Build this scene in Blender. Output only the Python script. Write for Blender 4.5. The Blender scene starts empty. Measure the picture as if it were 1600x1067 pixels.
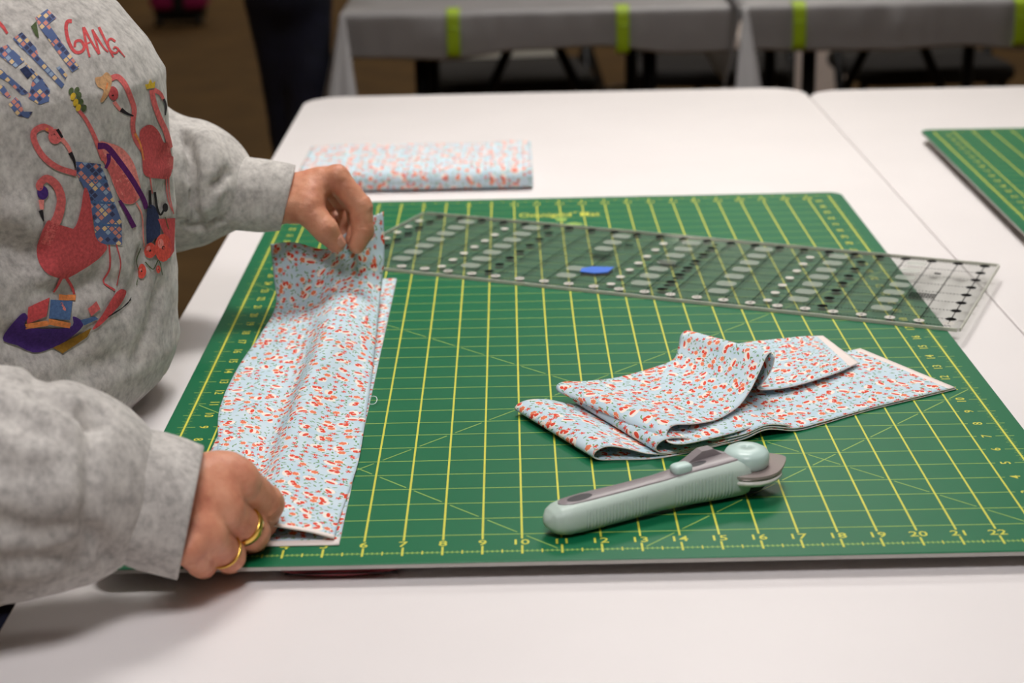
import bpy, bmesh, math, random
import numpy as np
from mathutils import Vector, Matrix
from mathutils.bvhtree import BVHTree
from mathutils.geometry import tessellate_polygon

random.seed(7); rng = np.random.default_rng(7)
S = 0.0254            # the scene is laid out in inches; the cutting mat's printed grid is the ruler
H0 = 29.5             # height of the mat's top face above the floor, inches
scene = bpy.context.scene
C = scene.collection

# ------------------------------------------------------------------ camera
CAM_F = 2720.7185                     # focal length in pixels of the 1600 px wide frame
CAM_R = (1.24721468, 0.0201910466, -0.00463383117)
CAM_P = np.array([9.93769994, -39.5526541, 18.7767415])
cam = bpy.data.cameras.new('camera')
cam.sensor_width = 36.0
cam.lens = CAM_F / 1600 * 36.0
camo = bpy.data.objects.new('camera', cam)
camo.location = (CAM_P[0] * S, CAM_P[1] * S, (CAM_P[2] + H0) * S)
camo.rotation_euler = CAM_R
C.objects.link(camo)
scene.camera = camo
cam.clip_start = 0.05
cam.dof.use_dof = True
cam.dof.focus_distance = 51.0 * S
cam.dof.aperture_fstop = 7.0
_R = np.array(Matrix.Rotation(0, 3, 'X').to_3x3())
from mathutils import Euler
_R = np.array(Euler(CAM_R, 'XYZ').to_matrix())

def at(px, py, z=None, v=None):
    """point (inches) seen at a pixel of the photograph, at height z or at distance v along the mat"""
    d = _R @ np.array([(px - 800) / CAM_F, -(py - 533.5) / CAM_F, -1.0])
    t = (z - CAM_P[2]) / d[2] if z is not None else (v - CAM_P[1]) / d[1]
    return CAM_P + d * t

# ------------------------------------------------------------------ world, exposure
world = bpy.data.worlds.new('world'); scene.world = world
world.use_nodes = True
world.node_tree.nodes['Background'].inputs[0].default_value = (0.9, 0.95, 1.0, 1)
world.node_tree.nodes['Background'].inputs[1].default_value = 0.02
scene.view_settings.view_transform = 'Standard'
scene.view_settings.look = 'None'
scene.view_settings.gamma = 1.0
scene.view_settings.use_curve_mapping = False
scene.view_settings.exposure = 0.12
try:
    scene.cycles.max_bounces = 8; scene.cycles.transparent_max_bounces = 16
    scene.cycles.sample_clamp_indirect = 6.0
except Exception: pass

# ceiling luminaires: (u, v, length u, length v, watts, beam spread in degrees, colour); each lamp is built with its panel below
LAMPS = [
    (14, 40, 30, 24, 10.0, 90, (1.0, 0.965, 0.935)),
    (8, -48, 24, 24, 16.0, 110, (1.0, 0.965, 0.98)),
    (34, 112, 36, 24, 16.0, 150, (1.0, 0.955, 0.90)),
    (-96, 40, 24, 48, 3.0, 120, (1.0, 0.88, 0.74)),
    (120, 30, 24, 48, 5.0, 120, (1.0, 0.93, 0.86)),
    (-50, 230, 48, 24, 5.0, 150, (1.0, 0.92, 0.80)),
    (70, 230, 48, 24, 5.0, 150, (1.0, 0.92, 0.80)),
    (-50, 350, 48, 24, 9.0, 160, (1.0, 0.92, 0.80)),
    (70, 350, 48, 24, 9.0, 160, (1.0, 0.92, 0.80)),
]
CEIL = 84.0           # inches above the mat

# ------------------------------------------------------------------ helpers: scene graph
def W(p):
    p = np.asarray(p, float)
    return np.stack([p[..., 0] * S, p[..., 1] * S, (p[..., 2] + H0) * S], -1)

def tag(o, label=None, cat=None, group=None, kind=None):
    if label: o['label'] = label
    if cat: o['category'] = cat
    if group: o['group'] = group
    if kind: o['kind'] = kind
    return o

def thing(name, base, label, cat, group=None):
    o = bpy.data.objects.new(name, None); C.objects.link(o)
    o.empty_display_size = 0.02
    o.location = W(base)
    return tag(o, label, cat, group)

def world_loc(o):
    p = np.zeros(3)
    while o is not None:
        p += np.array(o.location); o = o.parent
    return p

def mesh_obj(name, verts, faces, mat, parent=None, smooth=True, uv=None, base=None, mats=None, fmat=None):
    """verts in inches, mat-grid coordinates; origin at the parent or at `base`"""
    wv = W(np.asarray(verts, float))
    o = bpy.data.objects.new(name, None) if False else None
    org = world_loc(parent) if parent is not None else (np.array(W(base)) if base is not None else np.zeros(3))
    me = bpy.data.meshes.new(name)
    if isinstance(faces, np.ndarray):
        n, k = faces.shape
        me.vertices.add(len(wv)); me.vertices.foreach_set('co', (wv - org).astype(np.float32).ravel())
        me.loops.add(n * k); me.loops.foreach_set('vertex_index', faces.astype(np.int32).ravel())
        me.polygons.add(n)
        me.polygons.foreach_set('loop_start', np.arange(0, n * k, k, dtype=np.int32))
        me.polygons.foreach_set('loop_total', np.full(n, k, dtype=np.int32))
        me.update(calc_edges=True); me.validate()
    else:
        me.from_pydata([tuple(q) for q in (wv - org)], [], [tuple(f) for f in faces])
    if uv is not None:
        uv = np.asarray(uv, float)
        ul = me.uv_layers.new(name='UVMap')
        li = np.zeros(len(me.loops), dtype=np.int32); me.loops.foreach_get('vertex_index', li)
        ul.data.foreach_set('uv', uv[li].astype(np.float32).ravel())
    if mats:
        for m in mats: me.materials.append(m)
        if fmat is not None: me.polygons.foreach_set('material_index', np.asarray(fmat, dtype=np.int32))
    else:
        me.materials.append(mat)
    me.polygons.foreach_set('use_smooth', [bool(smooth)] * len(me.polygons))
    o = bpy.data.objects.new(name, me); C.objects.link(o)
    if parent is not None: o.parent = parent
    else: o.location = org
    return o

def copy_tree(o, parent=None):
    c = o.copy(); C.objects.link(c); c.parent = parent
    for ch in list(o.children): copy_tree(ch, c)
    return c

# ------------------------------------------------------------------ helpers: geometry (inches)
class MB:
    def __init__(s): s.v = []; s.f = []; s.n = 0
    def add(s, v, f):
        v = np.asarray(v, float)
        s.f += [tuple(i + s.n for i in q) for q in f]; s.v.append(v); s.n += len(v)
        return s
    def box(s, lo, hi, M=None):
        (a, b, c), (d, e, f) = lo, hi
        v = np.array([(a,b,c),(d,b,c),(d,e,c),(a,e,c),(a,b,f),(d,b,f),(d,e,f),(a,e,f)], float)
        if M is not None: v = M(v)
        return s.add(v, [(0,3,2,1),(4,5,6,7),(0,1,5,4),(1,2,6,5),(2,3,7,6),(3,0,4,7)])
    def quad(s, a, b, c, d): return s.add([a, b, c, d], [(0,1,2,3)])
    def prism(s, poly, z0, z1):
        n = len(poly)
        v = [(x, y, z0) for x, y in poly] + [(x, y, z1) for x, y in poly]
        return s.add(v, [tuple(range(n-1,-1,-1)), tuple(range(n, 2*n))] + [(i,(i+1)%n,n+(i+1)%n,n+i) for i in range(n)])
    def tube(s, pts, r, n=8, caps=True):
        pts = np.asarray(pts, float); m = len(pts)
        r = np.full(m, r) if np.isscalar(r) else np.asarray(r, float)
        T = np.gradient(pts, axis=0); T /= np.linalg.norm(T, axis=1)[:, None] + 1e-9
        up = np.array([0, 0, 1.0]) if abs(T[0][2]) < .9 else np.array([1.0, 0, 0])
        V = []
        for i in range(m):
            a = np.cross(T[i], up)
            if np.linalg.norm(a) < 1e-4: a = np.cross(T[i], [0, 1, 0.01])
            a /= np.linalg.norm(a); b = np.cross(a, T[i]); up = b
            for k in range(n):
                t = 2 * math.pi * k / n
                V.append(pts[i] + r[i] * (math.cos(t) * a + math.sin(t) * b))
        F = [(i*n+k, i*n+(k+1)%n, (i+1)*n+(k+1)%n, (i+1)*n+k) for i in range(m-1) for k in range(n)]
        if caps: F += [tuple(range(n-1,-1,-1)), tuple((m-1)*n+k for k in range(n))]
        F = [q[::-1] for q in F]
        return s.add(V, F)
    def loft(s, rings, closed=True, caps=True):
        n = len(rings[0]); m = len(rings)
        V = np.concatenate([np.asarray(r, float) for r in rings])
        kk = n if closed else n - 1
        F = [(i*n+k, i*n+(k+1)%n, (i+1)*n+(k+1)%n, (i+1)*n+k) for i in range(m-1) for k in range(kk)]
        if caps and closed: F += [tuple(range(n-1,-1,-1)), tuple((m-1)*n+k for k in range(n))]
        return s.add(V, F)
    def build(s, name, mat, parent=None, smooth=False, base=None, **k):
        return mesh_obj(name, np.concatenate(s.v), s.f, mat, parent, smooth, base=base, **k)

def rrect(x0, y0, x1, y1, r, n=6):
    P = []
    for cx, cy, a0 in ((x1-r,y0+r,-90),(x1-r,y1-r,0),(x0+r,y1-r,90),(x0+r,y0+r,180)):
        for i in range(n+1):
            a = math.radians(a0 + 90*i/n); P.append((cx+r*math.cos(a), cy+r*math.sin(a)))
    return P

def catmull(P, t):
    """Catmull-Rom through P (n, ...) at parameters t in 0..n-1"""
    P = np.asarray(P, float); n = len(P)
    i = np.clip(np.floor(t).astype(int), 0, n-2); u = t - i
    sh = (len(t),) + (1,)*(P.ndim-1); u = u.reshape(sh)
    g = lambda k: np.where((np.asarray(k) < 0).reshape(sh), 2*P[0]-P[1], np.where((np.asarray(k) > n-1).reshape(sh), 2*P[-1]-P[-2], P[np.clip(k, 0, n-1)]))
    a, b, c, d = g(i-1), g(i), g(i+1), g(i+2)
    return .5*((2*b)+(-a+c)*u+(2*a-5*b+4*c-d)*u**2+(-a+3*b-3*c+d)*u**3)

def grid_faces(m, n):
    i, j = np.meshgrid(np.arange(m-1), np.arange(n-1), indexing='ij')
    a = (i*n+j).ravel()
    return np.stack([a, a+n, a+n+1, a+1], 1)

def arclen_uv(G):
    """UV in inches for a grid surface (m, n, 3)"""
    du = np.linalg.norm(np.diff(G, axis=0), axis=2).mean(1); dv = np.linalg.norm(np.diff(G, axis=1), axis=2).mean(0)
    a = np.concatenate([[0], np.cumsum(du)]); b = np.concatenate([[0], np.cumsum(dv)])
    A, B = np.meshgrid(a, b, indexing='ij')
    return np.stack([A, B], -1).reshape(-1, 2)

_text = {}
def text_shape(t):
    """flat triangles of a piece of lettering: verts (n,2) with cap height 1, starting at x=0; plus faces"""
    if t in _text: return _text[t]
    cu = bpy.data.curves.new('t', 'FONT'); cu.body = t; cu.size = 1.0; cu.offset = .012; cu.resolution_u = 2; cu.fill_mode = 'FRONT'
    o = bpy.data.objects.new('t', cu); C.objects.link(o)
    bpy.context.view_layer.update()
    me = bpy.data.meshes.new_from_object(o.evaluated_get(bpy.context.evaluated_depsgraph_get()))
    v = np.array([q.co[:2] for q in me.vertices]); f = [tuple(p.vertices) for p in me.polygons]
    bpy.data.objects.remove(o); bpy.data.curves.remove(cu); bpy.data.meshes.remove(me)
    v[:, 0] -= v[:, 0].min(); v /= 0.69
    _text[t] = (v, f)
    return _text[t]

def put_text(mb, t, cx, cy, z, h, rot=0.0, wide=1.0, fit=None):
    v, f = text_shape(t); v = v * h; v[:, 0] *= wide
    if fit: v[:, 0] *= fit / v[:, 0].max()
    v = v - np.array([v[:, 0].max()/2, h/2])
    c, s_ = math.cos(rot), math.sin(rot)
    P = np.stack([cx+v[:,0]*c-v[:,1]*s_, cy+v[:,0]*s_+v[:,1]*c, np.full(len(v), z)], 1)
    mb.add(P, f)

# ------------------------------------------------------------------ helpers: implicit surfaces
def sdf_mesh(fn, lo, hi, h, B=8, lip=1.0):
    lo = np.asarray(lo, float); hi = np.asarray(hi, float)
    nb = np.ceil((hi-lo)/h/B).astype(int); n = nb*B
    bi = np.stack(np.meshgrid(*[np.arange(k) for k in nb], indexing='ij'), -1).reshape(-1, 3)
    d = fn(lo + (bi*B + (B-1)/2)*h)
    act = np.abs(d) < (B*h*.9 + h)*lip*1.25
    F = np.repeat(np.repeat(np.repeat(np.where(d < 0, -1.0, 1.0).reshape(nb).astype(np.float32), B, 0), B, 1), B, 2)
    loc = np.stack(np.meshgrid(*[np.arange(B)]*3, indexing='ij'), -1).reshape(-1, 3)
    ab = bi[act]
    for s0 in range(0, len(ab), 3000):
        idx = (ab[s0:s0+3000, None, :]*B + loc[None]).reshape(-1, 3)
        F[idx[:,0], idx[:,1], idx[:,2]] = fn(lo + idx*h)
    ins = F < 0
    c = np.zeros(tuple(n-1), np.int8)
    offs = [(a, b, e) for a in (0,1) for b in (0,1) for e in (0,1)]
    for a, b, e in offs: c += ins[a:n[0]-1+a, b:n[1]-1+b, e:n[2]-1+e]
    cell = np.argwhere((c > 0) & (c < 8))
    vid = np.full(tuple(n-1), -1, np.int32); vid[cell[:,0], cell[:,1], cell[:,2]] = np.arange(len(cell))
    acc = np.zeros((len(cell), 3)); cnt = np.zeros(len(cell))
    fv = {o: F[cell[:,0]+o[0], cell[:,1]+o[1], cell[:,2]+o[2]] for o in offs}
    for o in offs:
        for ax in range(3):
            if o[ax]: continue
            q = list(o); q[ax] = 1; q = tuple(q)
            f0, f1 = fv[o], fv[q]; m = (f0 < 0) != (f1 < 0)
            t = np.where(m, f0/np.where(m, f0-f1, 1), 0)
            P = np.tile(np.array(o, float), (len(cell), 1)); P[:, ax] += t
            acc += P*m[:, None]; cnt += m
    V = lo + (cell + acc/cnt[:, None])*h
    quads = []
    for ax in range(3):
        sl0 = [slice(None)]*3; sl1 = [slice(None)]*3; sl0[ax] = slice(0, -1); sl1[ax] = slice(1, None)
        e = np.argwhere(ins[tuple(sl0)] != ins[tuple(sl1)])
        a1, a2 = (ax+1) % 3, (ax+2) % 3
        e = e[(e[:,a1] > 0) & (e[:,a2] > 0) & (e[:,a1] < n[a1]-1) & (e[:,a2] < n[a2]-1)]
        g = lambda d1, d2: vid[tuple((e - np.eye(3, dtype=int)[a1]*d1 - np.eye(3, dtype=int)[a2]*d2).T)]
        q = np.stack([g(1,1), g(0,1), g(0,0), g(1,0)], 1)
        flip = ~ins[e[:,0], e[:,1], e[:,2]]
        q[flip] = q[flip][:, ::-1]
        quads.append(q[(q >= 0).all(1)])
    return V, np.concatenate(quads)

def smin(a, b, k):
    h = np.clip(.5 + .5*(b-a)/k, 0, 1)
    return b*(1-h) + a*h - k*h*(1-h)
def smax(a, b, k): return -smin(-a, -b, k)

def cone(p, a, b, ra, rb):
    """round cone between a and b (approximate distance)"""
    a = np.asarray(a, float); b = np.asarray(b, float); ab = b-a
    t = np.clip((p-a) @ ab/(ab @ ab), 0, 1)
    return np.linalg.norm(p-a-t[:, None]*ab, axis=1) - (ra + (rb-ra)*t)

def chain(p, pts, rs, k):
    d = None
    for i in range(len(pts)-1):
        c = cone(p, pts[i], pts[i+1], rs[i], rs[i+1])
        d = c if d is None else smin(d, c, k)
    return d

def ellipsoid(p, c, r, M=None):
    q = p - np.asarray(c, float)
    if M is not None: q = q @ M
    q = q/np.asarray(r, float)
    return (np.linalg.norm(q, axis=1)-1)*min(r)

def vnoise(p, scale, seed=0):
    """smooth value noise on points, -1..1"""
    q = p*scale + seed*17.31
    i = np.floor(q).astype(np.int64); f = q-i; f = f*f*(3-2*f)
    def hsh(a):
        x = (a[:,0]*73856093) ^ (a[:,1]*19349663) ^ (a[:,2]*83492791)
        x = (x ^ (x >> 13))*1274126177 & 0x7fffffff
        return (x % 10007)/5003.5-1
    r = 0
    for a in (0,1):
        for b in (0,1):
            for c in (0,1):
                w = (f[:,0] if a else 1-f[:,0])*(f[:,1] if b else 1-f[:,1])*(f[:,2] if c else 1-f[:,2])
                r = r + w*hsh(i+np.array([a,b,c]))
    return r

# ------------------------------------------------------------------ helpers: materials
def srgb(r, g, b):
    f = lambda c: (c/12.92 if c <= .04045 else ((c+.055)/1.055)**2.4)
    return (f(r/255), f(g/255), f(b/255), 1.0)

class NT:
    def __init__(s, name):
        s.m = bpy.data.materials.new(name); s.m.use_nodes = True
        s.t = s.m.node_tree; s.b = s.t.nodes['Principled BSDF']
    def n(s, typ, **k):
        x = s.t.nodes.new(typ)
        for a, b in k.items(): setattr(x, a, b)
        return x
    def l(s, a, b): s.t.links.new(a, b)
    def set(s, node, i, val):
        if hasattr(val, 'is_linked') or isinstance(val, bpy.types.NodeSocket): s.l(val, node.inputs[i])
        else: node.inputs[i].default_value = val
    def math(s, op, a, b=0.0, c=None):
        x = s.n('ShaderNodeMath', operation=op); s.set(x, 0, a); s.set(x, 1, b)
        if c is not None: s.set(x, 2, c)
        return x.outputs[0]
    def vmath(s, op, a, b=(0, 0, 0)):
        x = s.n('ShaderNodeVectorMath', operation=op); s.set(x, 0, a); s.set(x, 1, b); return x
    def mix(s, f, a, b):
        x = s.n('ShaderNodeMix', data_type='RGBA'); s.set(x, 0, f); s.set(x, 6, a); s.set(x, 7, b); return x.outputs[2]
    def noise(s, vec, scale, detail=3, rough=.55):
        x = s.n('ShaderNodeTexNoise'); x.inputs['Scale'].default_value = scale; x.inputs['Detail'].default_value = detail
        x.inputs['Roughness'].default_value = rough
        if vec is not None: s.l(vec, x.inputs['Vector'])
        return x.outputs['Fac']
    def ramp(s, f, stops):
        x = s.n('ShaderNodeValToRGB'); s.l(f, x.inputs[0]); e = x.color_ramp.elements
        while len(e) < len(stops): e.new(.5)
        for q, (p, c) in zip(e, stops): q.position = p; q.color = c
        return x.outputs[0]
    def bump(s, height, strength, dist=.001):
        x = s.n('ShaderNodeBump'); x.inputs['Strength'].default_value = strength; x.inputs['Distance'].default_value = dist
        s.l(height, x.inputs['Height']); s.l(x.outputs[0], s.b.inputs['Normal']); return x
    def obj(s): return s.n('ShaderNodeTexCoord').outputs['Object']

def simple(name, col, rough=.5, metal=0.0, var=.0, nscale=40, spec=.5, bump=0, bscale=200, coat=0):
    k = NT(name); b = k.b
    b.inputs['Roughness'].default_value = rough; b.inputs['Metallic'].default_value = metal
    b.inputs['Specular IOR Level'].default_value = spec
    if coat: b.inputs['Coat Weight'].default_value = coat
    o = k.obj()
    f = k.noise(o, nscale, 4)
    lo = tuple(c*(1-var) for c in col[:3])+(1,); hi = tuple(min(1, c*(1+var)) for c in col[:3])+(1,)
    k.l(k.ramp(f, [(.3, lo), (.7, hi)]), b.inputs['Base Color'])
    if bump: k.bump(k.noise(o, bscale, 3), bump)
    return k.m

M = {}
M['white_plastic'] = simple('white_plastic', srgb(230, 225, 224), .42, var=.02, nscale=6, bump=.08, bscale=900)
M['mat_green'] = simple('mat_green', srgb(8, 104, 66), .42, var=.05, nscale=8, bump=.06, bscale=1500, spec=.34)
M['mat_edge'] = simple('mat_edge', srgb(176, 172, 166), .55, var=.04)
M['mat_yellow'] = simple('mat_yellow', srgb(206, 206, 70), .5, var=.04)
M['mat_yellow_dim'] = simple('mat_yellow_dim', srgb(142, 178, 80), .5, var=.04)
M['riser'] = simple('riser', srgb(120, 112, 104), .7, var=.05)
M['dark_red'] = simple('dark_red', srgb(120, 16, 28), .35, var=.2)
M['grey_metal'] = simple('grey_metal', srgb(70, 70, 72), .45, .6, var=.05)
M['black_metal'] = simple('black_metal', srgb(24, 24, 26), .45, .3, var=.1)
M['ruler_black'] = simple('ruler_black', srgb(20, 19, 19), .9, var=.1, spec=.05)
M['ruler_white'] = simple('ruler_white', srgb(196, 192, 184), .7, var=.05, spec=.2)
def mk_edge():
    k = NT('ruler_edge'); k.b.inputs['Base Color'].default_value = srgb(226, 226, 216); k.b.inputs['Roughness'].default_value = .35
    tl = k.n('ShaderNodeBsdfTranslucent'); tl.inputs[0].default_value = srgb(220, 222, 212); mx = k.n('ShaderNodeMixShader'); mx.inputs[0].default_value = .45
    k.l(k.b.outputs[0], mx.inputs[1]); k.l(tl.outputs[0], mx.inputs[2]); k.l(mx.outputs[0], k.t.nodes['Material Output'].inputs[0]); return k.m
M['ruler_edge'] = mk_edge()
M['sticker_blue'] = simple('sticker_blue', srgb(58, 112, 214), .5, var=.03)
M['mint'] = simple('mint', srgb(188, 206, 196), .42, var=.02, bump=.03, bscale=800)
M['mint_light'] = simple('mint_light', srgb(196, 220, 214), .3, var=.02)
M['grey_soft'] = simple('grey_soft', srgb(146, 138, 140), .3, var=.04)
M['dark_slot'] = simple('dark_slot', srgb(60, 58, 62), .5, var=.1)
M['pale_plastic'] = simple('pale_plastic', srgb(226, 226, 218), .35, var=.02)
M['steel'] = simple('steel', srgb(190, 188, 186), .22, 1.0, var=.04)
M['gold'] = simple('gold', srgb(232, 190, 96), .22, 1.0, var=.05)
M['lime'] = simple('lime', srgb(158, 188, 24), .45, var=.06)
M['denim'] = simple('denim', srgb(22, 26, 52), .85, var=.25, nscale=60, bump=.2, bscale=1200)
M['navy_cloth'] = simple('navy_cloth', srgb(16, 18, 40), .9, var=.3, nscale=30)
M['magenta'] = simple('magenta', srgb(150, 12, 84), .6, var=.15)
M['carpet'] = simple('carpet', srgb(100, 74, 36), .95, var=.18, nscale=5, bump=.5, bscale=400)
M['wall'] = simple('wall', srgb(206, 198, 184), .9, var=.04)
M['ceiling'] = simple('ceiling', srgb(236, 233, 226), .9, var=.03)
M['cover'] = simple('cover', srgb(150, 148, 150), .38, var=.06, nscale=12, bump=.15, bscale=60)
M['chair_cloth'] = simple('chair_cloth', srgb(30, 27, 27), .8, var=.2)
M['thread'] = simple('thread', srgb(232, 236, 236), .8, var=.03)
def mk_clear(name, tint, gloss_rough=.06):
    k = NT(name); t = k.t; t.nodes.remove(k.b)
    tr = k.n('ShaderNodeBsdfTransparent'); tr.inputs[0].default_value = tint
    gl = k.n('ShaderNodeBsdfGlossy'); gl.inputs['Roughness'].default_value = gloss_rough
    fr = k.n('ShaderNodeFresnel'); fr.inputs[0].default_value = 1.45
    ge = k.n('ShaderNodeNewGeometry'); ff = k.math('MULTIPLY', fr.outputs[0], k.math('SUBTRACT', 1.0, ge.outputs['Backfacing']))
    mx = k.n('ShaderNodeMixShader'); k.l(ff, mx.inputs[0]); k.l(tr.outputs[0], mx.inputs[1]); k.l(gl.outputs[0], mx.inputs[2])
    df = k.n('ShaderNodeBsdfDiffuse'); df.inputs[0].default_value = (.8, .8, .78, 1); m2 = k.n('ShaderNodeMixShader'); m2.inputs[0].default_value = .04   # pale haze of reflected light, mixed in as diffuse colour
    k.l(mx.outputs[0], m2.inputs[1]); k.l(df.outputs[0], m2.inputs[2])
    k.l(m2.outputs[0], t.nodes['Material Output'].inputs[0]); return k.m
M['acrylic'] = mk_clear('acrylic', (.95, .96, .95, 1))
def mk_smoky():
    k = NT('smoky_clear'); k.b.inputs['Base Color'].default_value = srgb(182, 168, 164); k.b.inputs['Roughness'].default_value = .25
    tr = k.n('ShaderNodeBsdfTransparent'); tr.inputs[0].default_value = (.8, .76, .75, 1); mx = k.n('ShaderNodeMixShader'); mx.inputs[0].default_value = .6
    k.l(tr.outputs[0], mx.inputs[1]); k.l(k.b.outputs[0], mx.inputs[2]); k.l(mx.outputs[0], k.t.nodes['Material Output'].inputs[0]); return k.m
M['smoky_clear'] = mk_smoky()
def mk_frost():
    k = NT('frosted_print'); t = k.t
    k.b.inputs['Base Color'].default_value = srgb(176, 182, 172); k.b.inputs['Roughness'].default_value = .5
    tr = k.n('ShaderNodeBsdfTransparent'); mx = k.n('ShaderNodeMixShader'); mx.inputs[0].default_value = .5
    k.l(tr.outputs[0], mx.inputs[1]); k.l(k.b.outputs[0], mx.inputs[2]); k.l(mx.outputs[0], t.nodes['Material Output'].inputs[0]); return k.m
M['frost'] = mk_frost()
def mk_lamp(name, col, s):
    k = NT(name); k.b.inputs['Base Color'].default_value = (.9, .9, .9, 1)
    k.b.inputs['Emission Color'].default_value = tuple(col)+(1,); k.b.inputs['Emission Strength'].default_value = s; return k.m

def mk_floral():
    """small ditsy floral print on pale blue cotton; UV is in inches"""
    k = NT('floral_cotton')
    uv = k.n('ShaderNodeTexCoord').outputs['UV']
    sep0 = k.n('ShaderNodeSeparateXYZ'); k.l(uv, sep0.inputs[0])
    col = k.ramp(k.noise(uv, 1.3, 3), [(.35, srgb(190, 213, 226)), (.65, srgb(206, 222, 231))])
    def layer(scale, shift):
        v = k.vmath('MULTIPLY_ADD', uv, (scale, scale, 0)); v.inputs[2].default_value = (shift, shift*1.7, 0)
        vo = k.n('ShaderNodeTexVoronoi', voronoi_dimensions='2D', feature='F1'); vo.inputs['Scale'].default_value = 1.0
        vo.inputs['Randomness'].default_value = .8
        k.l(v.outputs[0], vo.inputs['Vector'])
        d = k.vmath('SUBTRACT', v.outputs[0], vo.outputs['Position'])
        rc = k.n('ShaderNodeSeparateColor'); k.l(vo.outputs['Color'], rc.inputs[0])
        return d.outputs[0], rc.outputs
    def rot(d, ang):
        r = k.n('ShaderNodeVectorRotate', rotation_type='Z_AXIS'); k.l(d, r.inputs['Vector']); k.set(r, 'Angle', ang)
        s_ = k.n('ShaderNodeSeparateXYZ'); k.l(r.outputs[0], s_.inputs[0]); return s_.outputs
    def ell(d, ang, a, b, ox=0, oy=0):
        q = rot(d, ang)
        x = k.math('DIVIDE', k.math('SUBTRACT', q[0], ox), a); y = k.math('DIVIDE', k.math('SUBTRACT', q[1], oy), b)
        return k.math('SQRT', k.math('ADD', k.math('MULTIPLY', x, x), k.math('MULTIPLY', y, y)))
    def petal(d, ang, r, n, amp):
        q = rot(d, ang)
        th = k.math('ARCTAN2', q[1], q[0]); rr = k.math('SQRT', k.math('ADD', k.math('MULTIPLY', q[0], q[0]), k.math('MULTIPLY', q[1], q[1])))
        m = k.math('MULTIPLY_ADD', k.math('COSINE', k.math('MULTIPLY', th, float(n))), amp, 1.0)
        return k.math('DIVIDE', rr, k.math('MULTIPLY', m, r))
    def paint(col, dist, c, sel=None, edge=1.0):
        m = k.math('LESS_THAN', dist, edge)
        if sel is not None: m = k.math('MULTIPLY', m, sel)
        return k.mix(m, col, c)
    green = srgb(116, 158, 112); red = srgb(222, 78, 56); coral = srgb(232, 128, 92); cream = srgb(240, 232, 222); deep = srgb(196, 56, 48)
    tau = 6.283
    for sc, sh in ((4.6, 3.3), (3.9, 11.9)):
        d, rc = layer(sc, sh); col = paint(col, ell(d, k.math('MULTIPLY', rc[0], tau), .27, .10), green, k.math('GREATER_THAN', rc[1], .38))
    d, rc = layer(3.3, 23.1); a = k.math('MULTIPLY', rc[0], tau)
    col = paint(col, petal(d, a, .20, 5, .45), red, k.math('GREATER_THAN', rc[1], .48))
    d, rc = layer(1.9, 5.7); a = k.math('MULTIPLY', rc[0], tau); sel = k.math('GREATER_THAN', rc[1], .48)
    col = paint(col, ell(d, a, .24, .22, .02, .03), cream, sel)
    col = paint(col, petal(d, a, .19, 6, .12), coral, sel)
    d, rc = layer(1.75, 41.3); a = k.math('MULTIPLY', rc[0], tau)
    sel = k.math('GREATER_THAN', rc[1], .28); big = k.math('MULTIPLY', sel, k.math('GREATER_THAN', rc[2], .42))
    col = paint(col, ell(d, a, .34, .22, .03, .08), cream, sel)
    col = paint(col, ell(d, a, .25, .10), red, sel)
    col = paint(col, ell(d, a, .13, .12, -.12, .05), red, big)
    col = paint(col, ell(d, a, .14, .12, .1, -.06), red, big)
    col = paint(col, ell(d, a, .035, .075, .03, .06), cream, big)
    k.l(col, k.b.inputs['Base Color'])
    k.b.inputs['Roughness'].default_value = .85; k.b.inputs['Specular IOR Level'].default_value = .2
    w = k.n('ShaderNodeTexWave'); w.inputs['Scale'].default_value = 60; k.l(uv, w.inputs['Vector'])
    k.bump(w.outputs['Fac'], .08, .0004)
    return k.m
M['floral'] = mk_floral()
M['raw_edge'] = simple('raw_edge', srgb(238, 226, 220), .9, var=.04)

def mk_fleece(name='heather_fleece'):
    k = NT(name); o = k.obj()
    a = k.noise(o, 90, 4, .6)
    mp = k.n('ShaderNodeMapping'); mp.inputs['Scale'].default_value = (1, 1, .7); k.l(o, mp.inputs[0])
    c = k.noise(mp.outputs[0], 260, 3, .6)
    f = k.math('ADD', k.math('MULTIPLY', a, .55), k.math('MULTIPLY', c, .45))
    k.l(k.ramp(f, [(.36, srgb(164, 160, 156)), (.5, srgb(194, 190, 185)), (.64, srgb(214, 210, 204))]), k.b.inputs['Base Color'])
    k.b.inputs['Roughness'].default_value = .95; k.b.inputs['Specular IOR Level'].default_value = .1
    k.b.inputs['Sheen Weight'].default_value = .15
    k.bump(k.noise(o, 700, 3, .7), .35, .0006)
    return k.m
M['fleece'] = mk_fleece()
def mk_skin():
    k = NT('skin'); o = k.obj()
    f = k.noise(o, 45, 4, .6)
    k.l(k.ramp(f, [(.3, srgb(196, 124, 98)), (.5, srgb(212, 146, 116)), (.72, srgb(224, 164, 134))]), k.b.inputs['Base Color'])
    k.b.inputs['Roughness'].default_value = .48; k.b.inputs['Specular IOR Level'].default_value = .4
    k.b.inputs['Subsurface Weight'].default_value = .12; k.b.inputs['Subsurface Radius'].default_value = (.006, .002, .001)
    k.b.inputs['Subsurface Scale'].default_value = .5
    v = k.n('ShaderNodeTexVoronoi'); v.inputs['Scale'].default_value = 700; k.l(o, v.inputs['Vector'])
    h = k.math('ADD', k.math('MULTIPLY', v.outputs['Distance'], .5), k.noise(o, 160, 4, .6))
    k.bump(h, .35, .0009)
    return k.m
M['skin'] = mk_skin()
M['nail'] = simple('nail', srgb(214, 152, 130), .25, var=.04)
M['hair'] = simple('hair', srgb(150, 140, 130), .6, var=.2, nscale=120)

TABLE_Z = -0.52

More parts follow.
